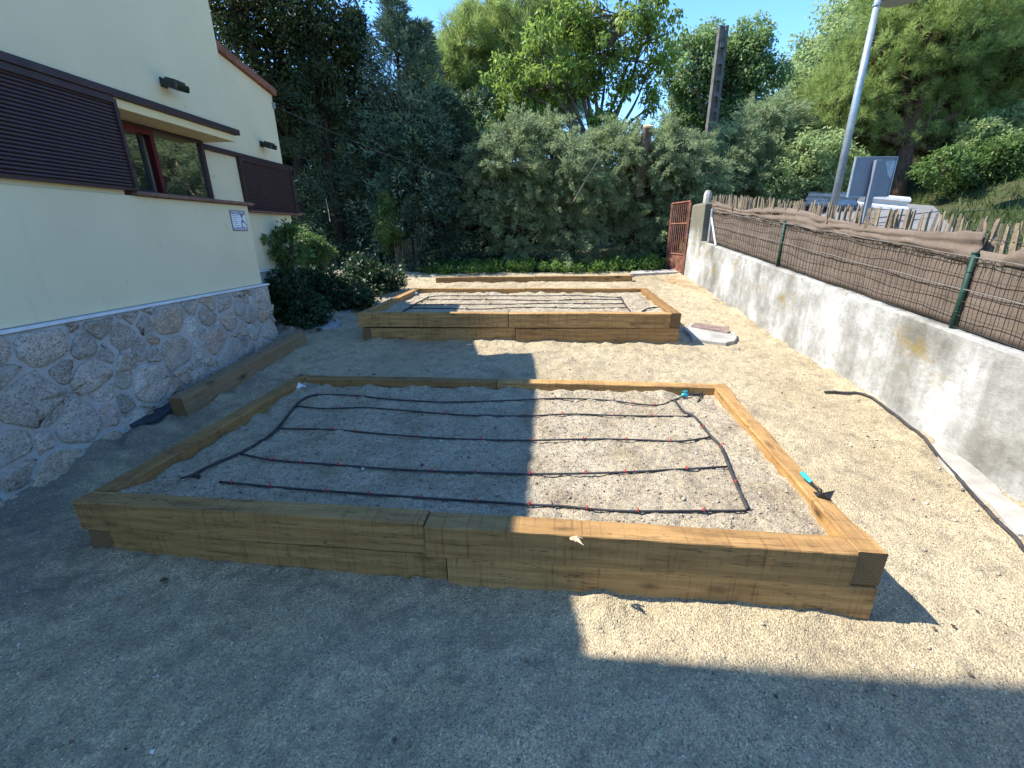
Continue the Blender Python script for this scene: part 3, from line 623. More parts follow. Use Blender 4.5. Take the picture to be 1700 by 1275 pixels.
# ------------------------------------------------------------------ house
HC = np.array([-2.883, 5.174, 0]); HA = 0.0803; HD = np.array([math.sin(HA), math.cos(HA), 0]); HN = np.array([math.cos(HA), -math.sin(HA), 0])
def H(p): o, s_, z = p; return HC + HN*o + HD*s_ + np.array([0, 0, z])      # (out from the wall, along it, up)
house = thing('house', HC+np.array([0, 0, .42]), 'cream rendered house with brown shutters and rough stone base on the left', 'house')
def hb(name, boxes, mat, bevel=0, label=None, parent=None):
    mb = MB()
    for lo, hi in boxes: mb.box(lo, hi, M=H)
    o = mb.build(name, mat, parent or house, bevel=bevel)
    if label: o['label'] = label
    return o
S0 = -3.36
hb('wall', [((-6, S0-.3, 1.195), (0, .045, 2.03))], PLASTER, .006)                       # under the sill
hb('wall', [((-6, S0-.3, 2.03), (-.36, -.06, 2.72)), ((-.36, S0+.004, 2.03), (-.02, -1.42, 2.72))], PLASTER)
hb('wall', [((-6, S0-.3, 2.776), (0, .045, 4.06))], PLASTER, .006)
hb('soffit', [((-.38, -1.34, 2.655), (-.002, .047, 2.721))], SOFFIT, .004)
hb('ledge', [((-.30, S0+.01, 2.723), (.035, .10, 2.775))], BROWN, .004)
hb('ledge', [((-.02, S0+.01, 2.700), (.022, -1.34, 2.7205))], BROWN)
hb('roof', [((-6.1, S0-.3, 4.062), (.05, .06, 4.13))], VERGE)
hb('wall', [((-8, -9.5, -.6), (.004, S0, 7.0))], PLASTER)                                   # taller wing out of view behind the viewer's left
hb('roof', [((-8.2, -9.7, 7.003), (.12, S0+.08, 7.10))], VERGE)
hb('sill', [((-.33, -1.36, 2.032), (.045, .105, 2.064))], SILLTILE, .008)
hb('trim', [((-.05, -9.4, 1.172), (.052, .10, 1.192))], TRIM, .003)
# shutter with slats
def shutter(o0, s0, s1, z0, z1, n_, name_label):
    mb = MB(); mb.box((o0-.05, s0, z0), (o0-.004, s1, z1), M=H); root = mb.build('shutter', BROWN, house)
    if name_label: root['label'] = name_label
    pitch = (z1-z0-.05)/n_; ms = MB(); hwid = (s1-s0)/2-.03
    prof = [(0, 0), (.012, .003), (.017, pitch*.4), (.014, pitch*.8), (.004, pitch*.9), (0, pitch*.92)]
    V = []; k = len(prof)
    for s_ in (-hwid, hwid):
        for (a, z) in prof: V.append((a, s_, z))
    Fc = [(j, (j+1) % k, k+(j+1) % k, k+j) for j in range(k)]+[tuple(range(k))[::-1], tuple(range(k, 2*k))]
    ms.add(V, Fc); me = ms.mesh('slat', BROWN)
    rot = Matrix(((HN[0], HD[0], 0, 0), (HN[1], HD[1], 0, 0), (0, 0, 1, 0), (0, 0, 0, 1)))
    for j in range(n_):
        o = bpy.data.objects.new('slat', me); link(o); o.parent = root
        c = H((o0-.003, (s0+s1)/2, z0+.025+j*pitch)); o.matrix_basis = Matrix.Translation(Vector(c)) @ rot
    for s_ in (s0+.014, s1-.014):
        mg = MB(); mg.box((o0-.006, s_-.014, z0), (o0+.024, s_+.014, z1), M=H); mg.build('guide_rail', BROWN).parent = root
    mg = MB(); mg.box((o0-.006, s0+.03, z0), (o0+.024, s1-.03, z0+.022), M=H); mg.build('end_bar', BROWN).parent = root
    mg = MB(); mg.box((o0-.006, s0+.03, z1-.03), (o0+.026, s1-.03, z1), M=H); mg.build('end_bar', BROWN).parent = root
    return root
# window (recessed at the corner under the soffit)
def window():
    o = -.30; mb = MB(); s0, s1, z0, z1 = -1.34, -.062, 2.066, 2.653
    mb.box((o-.05, s1-.035, z0), (o+.02, s1, z1), M=H); mb.box((o-.05, s0, z0), (o+.018, s1-.036, z0+.04), M=H); mb.box((o-.05, s0, z1-.03), (o+.018, s1-.036, z1), M=H)
    w = mb.build('window', BROWN, house, bevel=.004)
    mg = MB(); mg.box((o-.03, -.735, z0+.041), (o+.026, -.695, z1-.031), M=H); mg.box((o-.035, s0, z1-.075), (o+.03, -.736, z1-.032), M=H); mg.build('mullion', RED).parent = w
    mg = MB(); mg.box((o-.02, -.694, z0+.041), (o-.008, s1-.037, z1-.031), M=H); mg.build('pane', GLASS).parent = w
    mg = MB(); mg.box((o-.045, s0, z0+.041), (o-.035, -.80, z1-.08), M=H); mg.build('pane', GLASS).parent = w
    mg = MB(); mg.box((o-.05, -.80, z0+.041), (o-.02, -.775, z1-.08), M=H); mg.box((o-.05, s0, z0+.041), (o-.022, -.801, z0+.06), M=H); mg.build('sash', BLACK).parent = w
    mg = MB(); mg.box((o-.059, -.774, z0+.041), (o-.052, -.736, z1-.08), M=H); mg.build('opening', BLACK).parent = w
window()
shutter(.012, S0+.02, -1.335, 2.064, 2.702, 24, 'long brown roller shutter, the nearer and larger one')
# rear block, set back
RO = -.40
hb('wall', [((-6, -.055, 1.30), (RO, 1.60, 2.02)), ((-6, -.055, 2.02), (RO-.07, 1.60, 2.66)), ((RO-.07, -.055, 2.02), (RO, .60, 2.60))], PLASTER)
mb = MB()
zv = lambda s_: 3.655-.172*(s_-.64)
mb.prism([H((RO, .046, 2.66)), H((RO, 1.60, 2.66)), H((RO, 1.60, zv(1.60))), H((RO, .046, zv(.046)))], tuple(-HN*5.6)); mb.build('wall', PLASTER, house)
for k in range(5):
    s_a, s_b = .06+k*.318, .06+(k+1)*.318-.006
    mb = MB(); mb.prism([H((RO+.05, s_a, zv(s_a)+.003)), H((RO+.05, s_b, zv(s_b)+.003)), H((RO+.05, s_b, zv(s_b)+.085)), H((RO+.05, s_a, zv(s_a)+.085))], tuple(-HN*.28)); mb.build('verge_tile', VERGE, house, bevel=.006)
mb = MB(); mb.prism([H((RO-.24, .06, zv(.06)+.003)), H((RO-.24, 1.70, zv(1.70)+.003)), H((RO-.24, 1.70, zv(1.7)+.07)), H((RO-.24, .06, zv(.06)+.07))], tuple(-HN*5.4)); mb.build('roof', VERGE, house)
hb('ledge', [((RO-.02, -.05, 2.603), (RO+.035, 1.80, 2.652))], BROWN, .004)
hb('sill', [((RO-.05, .62, 1.995), (RO+.06, 1.80, 2.018))], SILLTILE, .006)
shutter(RO+.02, .605, 1.72, 2.02, 2.60, 22, 'brown roller shutter of the set back rear block')
hb('trim', [((RO-.05, -.05, 1.28), (RO+.05, 1.63, 1.298))], TRIM, .003)
hb('rear_plinth', [((-6, -.05, .1), (RO+.02, 1.61, 1.279))], MORTAR)

# stone base: backing plus individual stones
hb('plinth_mortar', [((-6, -9.4, -.4), (.035, .10, 1.171))], MORTAR, .02)
def clip(poly, a, b, c):                                         # keep a*x+b*y<=c
    out = []
    for i in range(len(poly)):
        p, q = poly[i], poly[(i+1) % len(poly)]; dp = a*p[0]+b*p[1]-c; dq = a*q[0]+b*q[1]-c
        if dp <= 0: out.append(p)
        if dp*dq < 0: t_ = dp/(dp-dq); out.append((p[0]+(q[0]-p[0])*t_, p[1]+(q[1]-p[1])*t_))
    return out
def stones(x0, x1, z0, z1, n_, sd):
    r = random.Random(sd); S = []; tries = 0
    while len(S) < n_ and tries < 6000:
        tries += 1; p = (r.uniform(x0, x1), r.uniform(z0, z1), r.choice((.11, .15, .21, .28)))
        if all(math.hypot((p[0]-q[0])*.85, (p[1]-q[1])*1.1) > (p[2]+q[2])*.5 for q in S): S.append(p)
    for p in S:
        poly = [(x0, z0), (x1, z0), (x1, z1), (x0, z1)]
        for q in S:
            if q is p: continue
            dx, dy = q[0]-p[0], q[1]-p[1]; dd = dx*dx+dy*dy; w_ = (p[2]**2-q[2]**2)*.8
            f_ = .5+w_/(2*dd); poly = clip(poly, dx, dy, dx*p[0]+dy*p[1]+dd*f_)
            if len(poly) < 3: break
        if len(poly) < 3: continue
        cx = sum(a for a, _ in poly)/len(poly); cy = sum(b for _, b in poly)/len(poly); R_ = max(math.hypot(a-cx, b-cy) for a, b in poly)
        if R_ < .05: continue
        g = min(.006+.012*r.random(), R_*.2); k_ = 1-g/ R_*1.6
        poly = [(cx+(a-cx)*k_, cy+(b-cy)*k_) for a, b in poly]
        for _ in range(2):                                       # round the corners
            out = []
            for i in range(len(poly)):
                p_, q_ = poly[i], poly[(i+1) % len(poly)]
                out += [(p_[0]*.84+q_[0]*.16, p_[1]*.84+q_[1]*.16), (p_[0]*.16+q_[0]*.84, p_[1]*.16+q_[1]*.84)]
            poly = out
        if len(poly) > 18: poly = poly[::2]
        poly = [(a+r.gauss(0, .0075), b+r.gauss(0, .0075)) for a, b in poly]
        n2 = len(poly); dep = r.uniform(.006, .026); V = []; ang = r.uniform(0, 6.28); tilt = r.uniform(0, .010)
        for lvl, (sc, o_) in enumerate(((1.0, -.02), (1.0, dep*.35), (.94, dep*.8), (.80, dep), (.42, dep*1.12))):
            for a, b in poly:
                t_ = math.cos(math.atan2(b-cy, a-cx)-ang)*tilt*sc if lvl > 1 else 0
                V.append(H((.035+o_+t_+(r.gauss(0, .0045) if lvl > 1 else 0), cx+(a-cx)*sc, cy+(b-cy)*sc)))
        V.append(H((.035+dep*1.15, cx, cy))); Fc = []
        for lv in range(4): Fc += [(lv*n2+j, lv*n2+(j+1) % n2, (lv+1)*n2+(j+1) % n2, (lv+1)*n2+j) for j in range(n2)]
        Fc += [(4*n2+j, 4*n2+(j+1) % n2, 5*n2) for j in range(n2)]
        mb = MB(); mb.add(V, Fc); mb.build('stone', STONE, house, True)
stones(S0-1.4, .10, -.04, 1.168, 140, 5)
stones(.112, .12, .3, 1.1, 0, 2)

# alarm sign on the wall
def alarm_sign():
    s0, s1, z0, z1 = -.275, -.035, 1.77, 1.975; root = thing('alarm_sign', H((0, (s0+s1)/2, z0)), 'small grey and white alarm company plate on the cream wall under the sill end', 'sign')
    mb = MB(); mb.box((.001, s0, z0), (.007, s1, z1), M=H); mb.build('plate', SIGNB, root)
    h_ = z1-z0
    mb = MB(); mb.box((.0071, s0+.012, z0+.19*h_), (.0085, s0+.135, z1-.19*h_), M=H); mb.build('panel', SIGNW, root)
    mb = MB(); W = lambda a, b: H((.0071, s0+.24*a, z0+h_*b))
    # pictogram: pale field with a grey shield and arrow like roof
    for poly in ([(.60, .80), (.72, .60), (.62, .47), (.62, .20), (.58, .20), (.58, .80)], [(.74, .60), (.86, .80), (.97, .80), (.97, .34)], [(.70, .20), (.70, .38), (.80, .43), (.96, .24), (.96, .20)]):
        mb.prism([W(a, b) for a, b in poly], tuple(HN*.0014))
    mb.build('pictogram', SIGNW, root)
    mb = MB()
    for j, (a, b) in enumerate(((.09, .50), (.09, .46), (.12, .30), (.09, .44), (.12, .40), (.08, .49))):
        z = z1-h_*(.25+.095*j); mb.box((.0086, s0+.24*a, z-.0045), (.0093, s0+.24*b, z), M=H)
    mb.build('small_print', SIGNB, root)
    rot = Matrix(((HD[0], 0, HN[0], 0), (HD[1], 0, HN[1], 0), (0, 1, 0, 0), (0, 0, 0, 1)))
    for txt, zc in (('CONECTADA', z1-.155*h_), ('PROSEGUR', z0+.055*h_)):
        cu = bpy.data.curves.new('lettering', 'FONT'); cu.body = txt; cu.size = .036; cu.extrude = .0006; cu.align_x = 'CENTER'
        tmp = bpy.data.objects.new('tmp_text', cu); col.objects.link(tmp); bpy.context.view_layer.update()
        wd = tmp.dimensions.x; me = bpy.data.meshes.new_from_object(tmp.evaluated_get(bpy.context.evaluated_depsgraph_get())); bpy.data.objects.remove(tmp)
        k = .215/wd; me.transform(Matrix.Scale(k, 4, (1, 0, 0)))
        me.transform(Matrix.Translation(Vector(H((.0078, (s0+s1)/2, zc)))) @ rot); me.materials.clear(); me.materials.append(SIGNW)
        link(bpy.data.objects.new('lettering', me), root)
alarm_sign()

# floodlights
def floodlight(o0, s0, z0, w, label, tilt):
    root = thing('floodlight', H((o0, s0, z0)), label, 'floodlight', 'floodlights on the house wall')
    def L(p):
        a, b, c = p; ca, sa = math.cos(tilt), math.sin(tilt); return H((o0+a*ca-c*sa, s0+b, z0+a*sa+c*ca))
    mb = MB(); mb.box((.05, 0, -.02), (.17, w, .035), M=L); mb.build('housing', BLACK, root, bevel=.008)
    mb = MB(); mb.box((.17, .008, -.016), (.176, w-.008, .028), M=L); mb.build('lens', GLASS, root)
    mb = MB(); mb.box((.0, w*.42, -.012), (.05, w*.58, .012), M=L); mb.box((.06, w*.15, .035), (.15, w*.85, .05), M=L); mb.build('bracket', BLACK, root)
    mb = MB(); mb.box((-.004, w*.3, -.03), (.012, w*.7, .04), M=lambda p: H((o0+p[0], s0+p[1], z0+p[2]))); mb.build('wall_plate', BLACK, root)
floodlight(0, -.86, 2.955, .16, 'dark floodlight on the cream wall just above the canopy, the larger one', -.25)
floodlight(RO, 1.10, 2.83, .13, 'small dark floodlight above the rear shutter', -.25)
# wire from the rear block to the trees
a_ = H((RO+.02, 1.60, 3.36)); b_ = np.array([1.2, 10.8, 2.75]); pts = [a_+(b_-a_)*t_+np.array((0, 0, -.35*math.sin(t_*math.pi))) for t_ in np.linspace(0, 1, 24)]
tag(MB().tube(pts, .004, 4).build('overhead_wire', WIRE), 'thin dark overhead wire running from the rear house corner to the trees', 'wire')
mb = MB(); mb.box((RO, 1.575, 3.33), (RO+.03, 1.605, 3.40), M=H); mb.build('wire_bracket', GALV, house)

# ------------------------------------------------------------------ right wall and its fences
def wtop(y): return 0.70+0.1*y
rwall = thing('concrete_wall', (wall_x(4), 4, .2), 'low weathered concrete wall with stained whitish render along the right side', 'wall')
ys_ = np.linspace(-2.5, 8.42, 150); V = []; nz = 16
prof_n = 0
for k, y in enumerate(ys_):
    x = wall_x(y); zt_ = wtop(y); zb = yard_z(0, y)-.25
    row = [(x+.004*float(fbm(np.array([y]), np.array([zb+(zt_-zb)*j/nz]), 3, 3, 91)[0])*3, y, zb+(zt_-.012-zb)*j/nz) for j in range(nz+1)]
    dz = .010*float(fbm(np.array([y]), np.array([0.]), 4, 3, 95)[0])
    row += [(x+.014, y, zt_+dz), (x+.17, y, zt_+dz*.5), (x+.19, y, zt_-.03), (x+.19, y, zb)]
    V += row; prof_n = len(row)
Fc = [(k*prof_n+j, (k+1)*prof_n+j, (k+1)*prof_n+j+1, k*prof_n+j+1) for k in range(len(ys_)-1) for j in range(prof_n-1)]
Fc += [tuple(range(prof_n))[::-1], tuple((len(ys_)-1)*prof_n+j for j in range(prof_n))]
MB().add(V, Fc).build('wall', RENDER, rwall, True)
bm_ = rwall.children[0].modifiers.new('edges', 'EDGE_SPLIT'); bm_.split_angle = math.radians(40)
# taller end pillar
mb = MB(); x = wall_x(8.8)
V = []; 
for z, g in ((.5, 0), (1.0, .0), (1.6, .008), (2.17, .012), (2.2, .035)):
    V += [(wall_x(8.425)-.005+g, 8.425+g, z), (wall_x(8.425)+.24-g, 8.425+g, z), (wall_x(9.15)+.24-g, 9.15-g, z), (wall_x(9.15)-.005+g, 9.15-g, z)]
mb.add(V, [(a*4+j, a*4+(j+1) % 4, a*4+4+(j+1) % 4, a*4+4+j) for a in range(4) for j in range(4)]+[(16, 17, 18, 19)]); mb.build('pillar', RENDER, rwall, bevel=.01)
mb = MB(); x = wall_x(8.6); mb.tube([(x+.08, 8.58, 2.19), (x+.08, 8.58, 2.34), (x+.085, 8.58, 2.40)], [.075, .07, .05], 8); mb.build('post_stub', CONCRETE, rwall, bevel=.006)

FO = .06
def fx(y, o=FO): return wall_x(y)+o
def mtop(y): return 1.19+0.105*y
wf = thing('wire_fence', (fx(4), 4, wtop(4)), 'dark wire mesh fence with green posts standing on the concrete wall', 'wire fence')
for y in (.62, 3.175, 5.745):
    mb = MB(); mb.tube([(fx(y), y, wtop(y)-.06), (fx(y), y, mtop(y)+.015)], .0175, 10); mb.tube([(fx(y), y, mtop(y)+.015), (fx(y), y, mtop(y)+.03)], .019, 10)
    for z in (.12, .26, .4): mb.tube([(fx(y), y, wtop(y)+z), (fx(y), y, wtop(y)+z+.006)], .0195, 10)
    mb.build('post', GREENP, wf, True)
mb = MB(); y = 8.2; mb.tube([(fx(y), y, wtop(y)-.05), (fx(y), y, mtop(y)+.03)], .026, 10); mb.build('post', GALV, wf)
mb = MB(); mb.tube([(fx(8.17, .05), 8.17, mtop(8.2)-.12), (fx(7.82, .05), 7.82, wtop(7.8)+.0)], .018, 8); mb.build('brace', WHITE, wf)
mb = MB(); r_ = random.Random(3); yv = .2
while yv < 8.2:
    j = r_.gauss(0, .004); z0, z1 = wtop(yv)+.01, mtop(yv)-.012
    mb.tube([(fx(yv), yv, z0), (fx(yv)-.006+r_.gauss(0, .004), yv+j, (z0+z1)/2), (fx(yv), yv+r_.gauss(0, .003), z1)], .0026, 3, cap=False)
    if r_.random() < .6:                                     # arched tops
        mb.tube([(fx(yv)-.003, yv+.055*(1-math.cos(q))*.9, z1-.05+.06*math.sin(q)) for q in np.linspace(0, math.pi, 7)], .0026, 3, cap=False)
    yv += .064
for k in range(6):
    pts = [(fx(y)-.004+.004*math.sin(y*9+k), y, wtop(y)+.02+(mtop(y)-wtop(y)-.06)*k/5+.006*math.sin(y*5+k*2)) for y in np.linspace(.2, 8.2, 90)]
    mb.tube(pts, .0026, 3, cap=False)
o = mb.build('mesh_wires', WIRE, wf); o['kind'] = 'stuff'
for zf in (0.0, .22):
    mb = MB(); mb.tube([(fx(y)-.012, y, mtop(y)-zf-.002+.004*math.sin(y*7)) for y in np.linspace(.2, 8.2, 60)], .0026, 4); mb.build('tension_wire', LWIRE, wf)
# shade cloth
cloth = thing('shade_cloth', (fx(4, .1), 4, wtop(4)), 'long brown shade cloth behind the wire mesh with its top edge folded over', 'shade cloth')
def cloth_mesh(name, y0, y1, fn, ny, nv, parent, th=.004):
    V = []; 
    for y in np.linspace(y0, y1, ny):
        for k in range(nv+1): V.append(fn(y, k/nv))
    Fc = [(a*(nv+1)+j, (a+1)*(nv+1)+j, (a+1)*(nv+1)+j+1, a*(nv+1)+j+1) for a in range(ny-1) for j in range(nv)]
    o = MB().add(V, Fc).build(name, CLOTH, parent, True); s_ = o.modifiers.new('thickness', 'SOLIDIFY'); s_.thickness = th; return o
f1 = lambda a, b, fr, sd: float(fbm(np.array([a]), np.array([b]), fr, 3, sd)[0])
def panel(y, t_):
    z = wtop(y)+.012+(mtop(y)+.03-wtop(y))*t_; return (fx(y, .085)+.020*f1(y, t_, 3, 11)+.010*f1(y*2, t_, 9, 12), y, z)
cloth_mesh('cloth_panel', -.5, 8.25, panel, 160, 10, cloth)
def flap(yend0, yend1):
    def fn(y, t_):
        zt_ = mtop(y)+.125+.04*f1(y, 0, 1.0, 15)-.03*math.sin((y-3.2)*1.9)+.03*max(0, 1-abs(y-yend0)/.5) ; zb = mtop(y)-.010+.055*f1(y, 3, 1.3, 16)+.012*f1(y, 3, 6, 26)-.02*max(0, 1-abs(y-3.6)/.8)
        belly = .010*math.sin(t_*math.pi*.85)+.028*f1(y*.6, t_*.9+y*.15, 2.6, 17)+.012*math.sin(t_*15+y*1.3+6*f1(y, 1, .8, 23))*math.sin(t_*math.pi)+.03*f1(y*1.3, t_*1.2, 4.5, 24)*(1-t_)
        return (fx(y, .095)-belly*1.0-.022*(1-t_), y, zb+(zt_-zb)*t_+.010*f1(y*1.5, t_, 6, 18))
    return fn
cloth_mesh('folded_edge', 3.17, 8.25, flap(3.17, 8.25), 130, 10, cloth)
def flap2(y, t_):
    e_ = max(0, min(1, (2.98-y)/.35)); zt_ = mtop(y)+.02+.16*e_**.6; zb = mtop(y)-.015+.01*math.sin(y*6)
    return (fx(y, .095)-.022*math.sin(t_*math.pi*.8)-.022*(1-t_)+.015*f1(y, t_, 2.5, 19), y, zb+(zt_-zb)*t_)
cloth_mesh('folded_edge', -.5, 2.98, flap2, 80, 8, cloth)
# chestnut picket fence behind the cloth
pf = thing('picket_fence', (fx(4, .14), 4, wtop(4)), 'split chestnut picket fence rising behind the brown shade cloth', 'picket fence')
pm = []
for k in range(7):
    r_ = random.Random(k+20); V = []; nsg = 5
    for a in range(nsg+1):
        ox, oy = r_.gauss(0, .003), r_.gauss(0, .004); w_ = .0115+r_.gauss(0, .0014)-(.004 if a == nsg else 0)
        V += [(ox-w_*.7, oy-w_, a/nsg), (ox+w_*.5, oy-w_*.6, a/nsg), (ox+w_*.6, oy+w_*.8, a/nsg), (ox-w_*.4, oy+w_, a/nsg)]
    Fc = [(a*4+j, a*4+(j+1) % 4, a*4+4+(j+1) % 4, a*4+4+j) for a in range(nsg) for j in range(4)]+[(nsg*4, nsg*4+1, nsg*4+2, nsg*4+3), (3, 2, 1, 0)]
    pm.append(MB().add(V, Fc).mesh('picket', PICKET))
y = 1.2; r_ = random.Random(9)
while y < 8.45:
    o = bpy.data.objects.new('picket', r_.choice(pm)); link(o, pf)
    h_ = (1.455+.098*y)-wtop(y)+.02+.012*max(0, min(3, y-3.2))+r_.gauss(0, .013)-(.04 if r_.random() < .12 else 0); lean = r_.gauss(0, .05)+(.12 if 2.7 < y < 3.2 else 0)
    o.matrix_basis = Matrix.Translation((fx(y, .14)+r_.gauss(0, .008), y, wtop(y)-.02)) @ Matrix.Rotation(-lean, 4, 'X') @ Matrix.Rotation(r_.gauss(0, .035), 4, 'Y') @ Matrix.Rotation(r_.uniform(0, 3.14), 4, 'Z') @ Matrix.Diagonal((r_.uniform(.7, 1.15), r_.uniform(.75, 1.25), h_, 1))
    y += max(.020, r_.gauss(.033, .009))
for zf in (.36, .62):
    mb = MB(); mb.tube([(fx(y, .125), y, wtop(y)+zf) for y in np.linspace(1.0, 8.4, 40)], .003, 4); mb.build('binding_wire', WIRE, pf)

# ------------------------------------------------------------------ rusty gate
gate = thing('garden_gate', (3.5, 9.22, .86), 'rusty red brown iron bar gate standing open at the end of the concrete wall', 'gate')
g0, g1 = np.array((3.50, 9.20, 0)), np.array((3.40, 9.92, 0)); zb_, zt_ = .93, 2.26
G = lambda t_, z: g0+(g1-g0)*t_+np.array((0, 0, z))
def bar(p, q, r_): return MB().tube([p, q], r_, 4)
for nm, p, q, r_ in (('stile', G(0, zb_-.06), G(0, zt_), .028), ('stile', G(1, zb_), G(1, zt_), .026), ('rail', G(0, zt_), G(1, zt_), .024), ('rail', G(0, zb_), G(1, zb_), .024), ('rail', G(0, 1.86), G(1, 1.86), .02), ('rail', G(0, 1.27), G(1, 1.27), .02)): bar(p, q, r_).build(nm, RUST, gate)
for k in range(1, 9): bar(G(k/9, 1.27), G(k/9, zt_), .010).build('bar', RUST, gate)
mb = MB(); mb.prism([G(.03, zb_), G(.97, zb_), G(.97, 1.26), G(.03, 1.26)], (.006, 0, 0)); mb.build('kick_panel', RUST, gate)
for z in (1.25, 1.95): bar(G(0, z), G(0, z)+np.array((.05, -.06, 0)), .018).build('hinge', RUST, gate)
mb = MB(); mb.box((3.44, 10.02, .8), (3.56, 10.14, 2.12)); tag(mb.build('gate_post', POLE, None, bevel=.012), 'grey weathered post just behind the rusty gate', 'post')

# ------------------------------------------------------------------ beyond the fence: lamp, sign, guard rail, poles
def tz(x, y): return float(terrain_fn(np.array([x]), np.array([y]))[0])
lx, ly = at(1384, 339, 9.3)[0], 9.3; zt_ = at(1456, 8, 9.3)[2]
lamp = thing('street_lamp', (lx, ly, tz(lx, ly)), 'grey steel street lamp with a flat round head rising behind the picket fence', 'street lamp')
lx2 = at(1456, 8, 9.3)[0]
mb = MB(); mb.tube([(lx, ly, tz(lx, ly)-.1), (lx*.6+lx2*.4, ly, 2+zt_*.35), (lx2, ly, zt_+.10)], [.068, .061, .050], 14); mb.build('pole', GALV, lamp, True)
mb = MB(); mb.tube([(lx2, ly, zt_-.02), (lx2, ly, zt_+.02)], .066, 14); mb.tube([(lx2, ly, zt_+.06), (lx2+.12, ly-.01, zt_+.09), (lx2+.3, ly-.02, zt_+.11)], [.03, .03, .025], 8); mb.build('bracket', GALV, lamp)
hc = np.array((lx2+.40, ly-.04, zt_+.10)); prof = [(.0, -.055), (.22, -.05), (.33, -.03), (.36, .0), (.33, .035), (.2, .10), (.06, .13), (0, .135)]
def lathe(prof, c, n_=20, sx=1, sy=1):
    V = [(c[0]+r*math.cos(6.2832*j/n_)*sx, c[1]+r*math.sin(6.2832*j/n_)*sy, c[2]+z) for r, z in prof for j in range(n_)]
    return V, [(a*n_+j, a*n_+(j+1) % n_, (a+1)*n_+(j+1) % n_, (a+1)*n_+j) for a in range(len(prof)-1) for j in range(n_)]
MB().add(*lathe(prof[2:], hc)).build('lamp_head', SIGNGREY, lamp, True); MB().add(*lathe([(.33, -.03), (.31, -.034), (.2, -.05), (.0, -.055)], hc)).build('lens', LENS, lamp, True)

Ys = 8.6; TL, TR, BL, BR = at(1423, 261, Ys), at(1491, 259.5, Ys), at(1405, 327, Ys), at(1473, 327, Ys)
sx0, sx1, sz0, sz1 = (TL[0]+BL[0])/2, (TR[0]+BR[0])/2, (BL[2]+BR[2])/2, (TL[2]+TR[2])/2
sign = thing('road_sign', ((sx0+sx1)/2, Ys, tz((sx0+sx1)/2, Ys)), 'grey back of a square road sign on a steel post beyond the fence', 'road sign')
mb = MB(); mb.box((sx0, Ys, sz0), (sx1, Ys+.022, sz1)); mb.build('panel', SIGNGREY, sign, bevel=.006)
mb = MB(); 
for lo, hi in (((sx0-.004, Ys-.018, sz0), (sx0+.012, Ys+.03, sz1)), ((sx1-.012, Ys-.018, sz0), (sx1+.004, Ys+.03, sz1)), ((sx0+.0125, Ys-.016, sz1-.012), (sx1-.0125, Ys+.03, sz1+.002)), ((sx0+.0125, Ys-.016, sz0-.002), (sx1-.0125, Ys+.03, sz0+.012))): mb.box(lo, hi)
mb.build('rim', GALV, sign)
cx = (sx0+sx1)/2; mb = MB(); mb.box((cx-.055, Ys-.09, tz(cx, Ys)-.2), (cx+.045, Ys-.02, sz1-.06)); mb.build('post', SIGNGREY, sign, bevel=.006)
pl = [at(1470, 268, Ys-.003), at(1490, 266, Ys-.003), at(1479, 298, Ys-.003), at(1473, 290, Ys-.003)]
MB().prism(pl, (0, -.002, 0)).build('patch', GALV, sign)
# guard rail
gr_ = thing('guard_rail', (*at(1420, 335, 10.6)[:2], tz(at(1420, 335, 10.6)[0], 10.6)), 'pale metal guard rail along the road beyond the fence', 'guard rail')
def rail(u0, v0, u1, v1, Y0, Y1):
    a, b = at(u0, v0, Y0), at(u1, v1, Y1); prof = [(.0, -.15), (-.05, -.11), (-.05, -.07), (.02, -.02), (.02, .02), (-.05, .07), (-.05, .11), (0, .15)]
    V = [(a+(b-a)*t_)+np.array((0, q, z)) for t_ in (0, .5, 1) for q, z in prof]; k = len(prof)
    o = MB().add(V, [(i*k+j, i*k+j+1, (i+1)*k+j+1, (i+1)*k+j) for i in range(2) for j in range(k-1)]).build('rail', WHITE, gr_); s_ = o.modifiers.new('t', 'SOLIDIFY'); s_.thickness = .012
rail(1338, 330, 1422, 333, 11.2, 10.8); rail(1424, 333, 1507, 341, 10.4, 9.9)
for u, v, Yp in ((1350, 334, 11.25), (1400, 336, 11.0), (1445, 338, 10.45), (1495, 342, 10.1)):
    p = at(u, v, Yp); mb = MB(); mb.box((p[0]-.05, p[1]+.03, tz(p[0], p[1])-.1), (p[0]+.05, p[1]+.10, p[2]+.10)); mb.build('post', GALV, gr_)
# utility pole with slotted concrete sides
a_, b_ = at(1184, 235, 14.5), at(1201, 44, 14.5); up_ = thing('utility_pole', (a_[0], 14.5, tz(a_[0], 14.5)), 'weathered grey concrete utility pole in front of the round green tree', 'utility pole')
mb = MB(); w0, w1 = .17, .12; base = np.array((a_[0]-.1, 14.5, .5)); top_ = np.array((b_[0], 14.5, b_[2])); V = []
for c_, w_ in ((base, w0), (top_, w1)): V += [c_+np.array((x_*w_, y_*w_*.7, 0)) for x_, y_ in ((-1, -1), (-.35, -1), (-.35, -.5), (.35, -.5), (.35, -1), (1, -1), (1, 1), (-1, 1))]
mb.add(V, [(j, (j+1) % 8, 8+(j+1) % 8, 8+j) for j in range(8)]+[tuple(range(8, 16))]); mb.build('shaft', POLE, up_)
for k in range(9):
    c_ = base+(top_-base)*(.45+.06*k); mb = MB(); mb.box((-.06, -.11, -.06), (.06, -.075, .06), M=lambda p: c_+np.array(p)); mb.build('step_block', POLE, up_)
p0 = at(1183, 236, 14.3); mb = MB(); mb.box((p0[0]-.30, 14.25, p0[2]-.6), (p0[0]-.16, 14.35, p0[2]+.12)); mb.build('stay_post', POLE, up_)

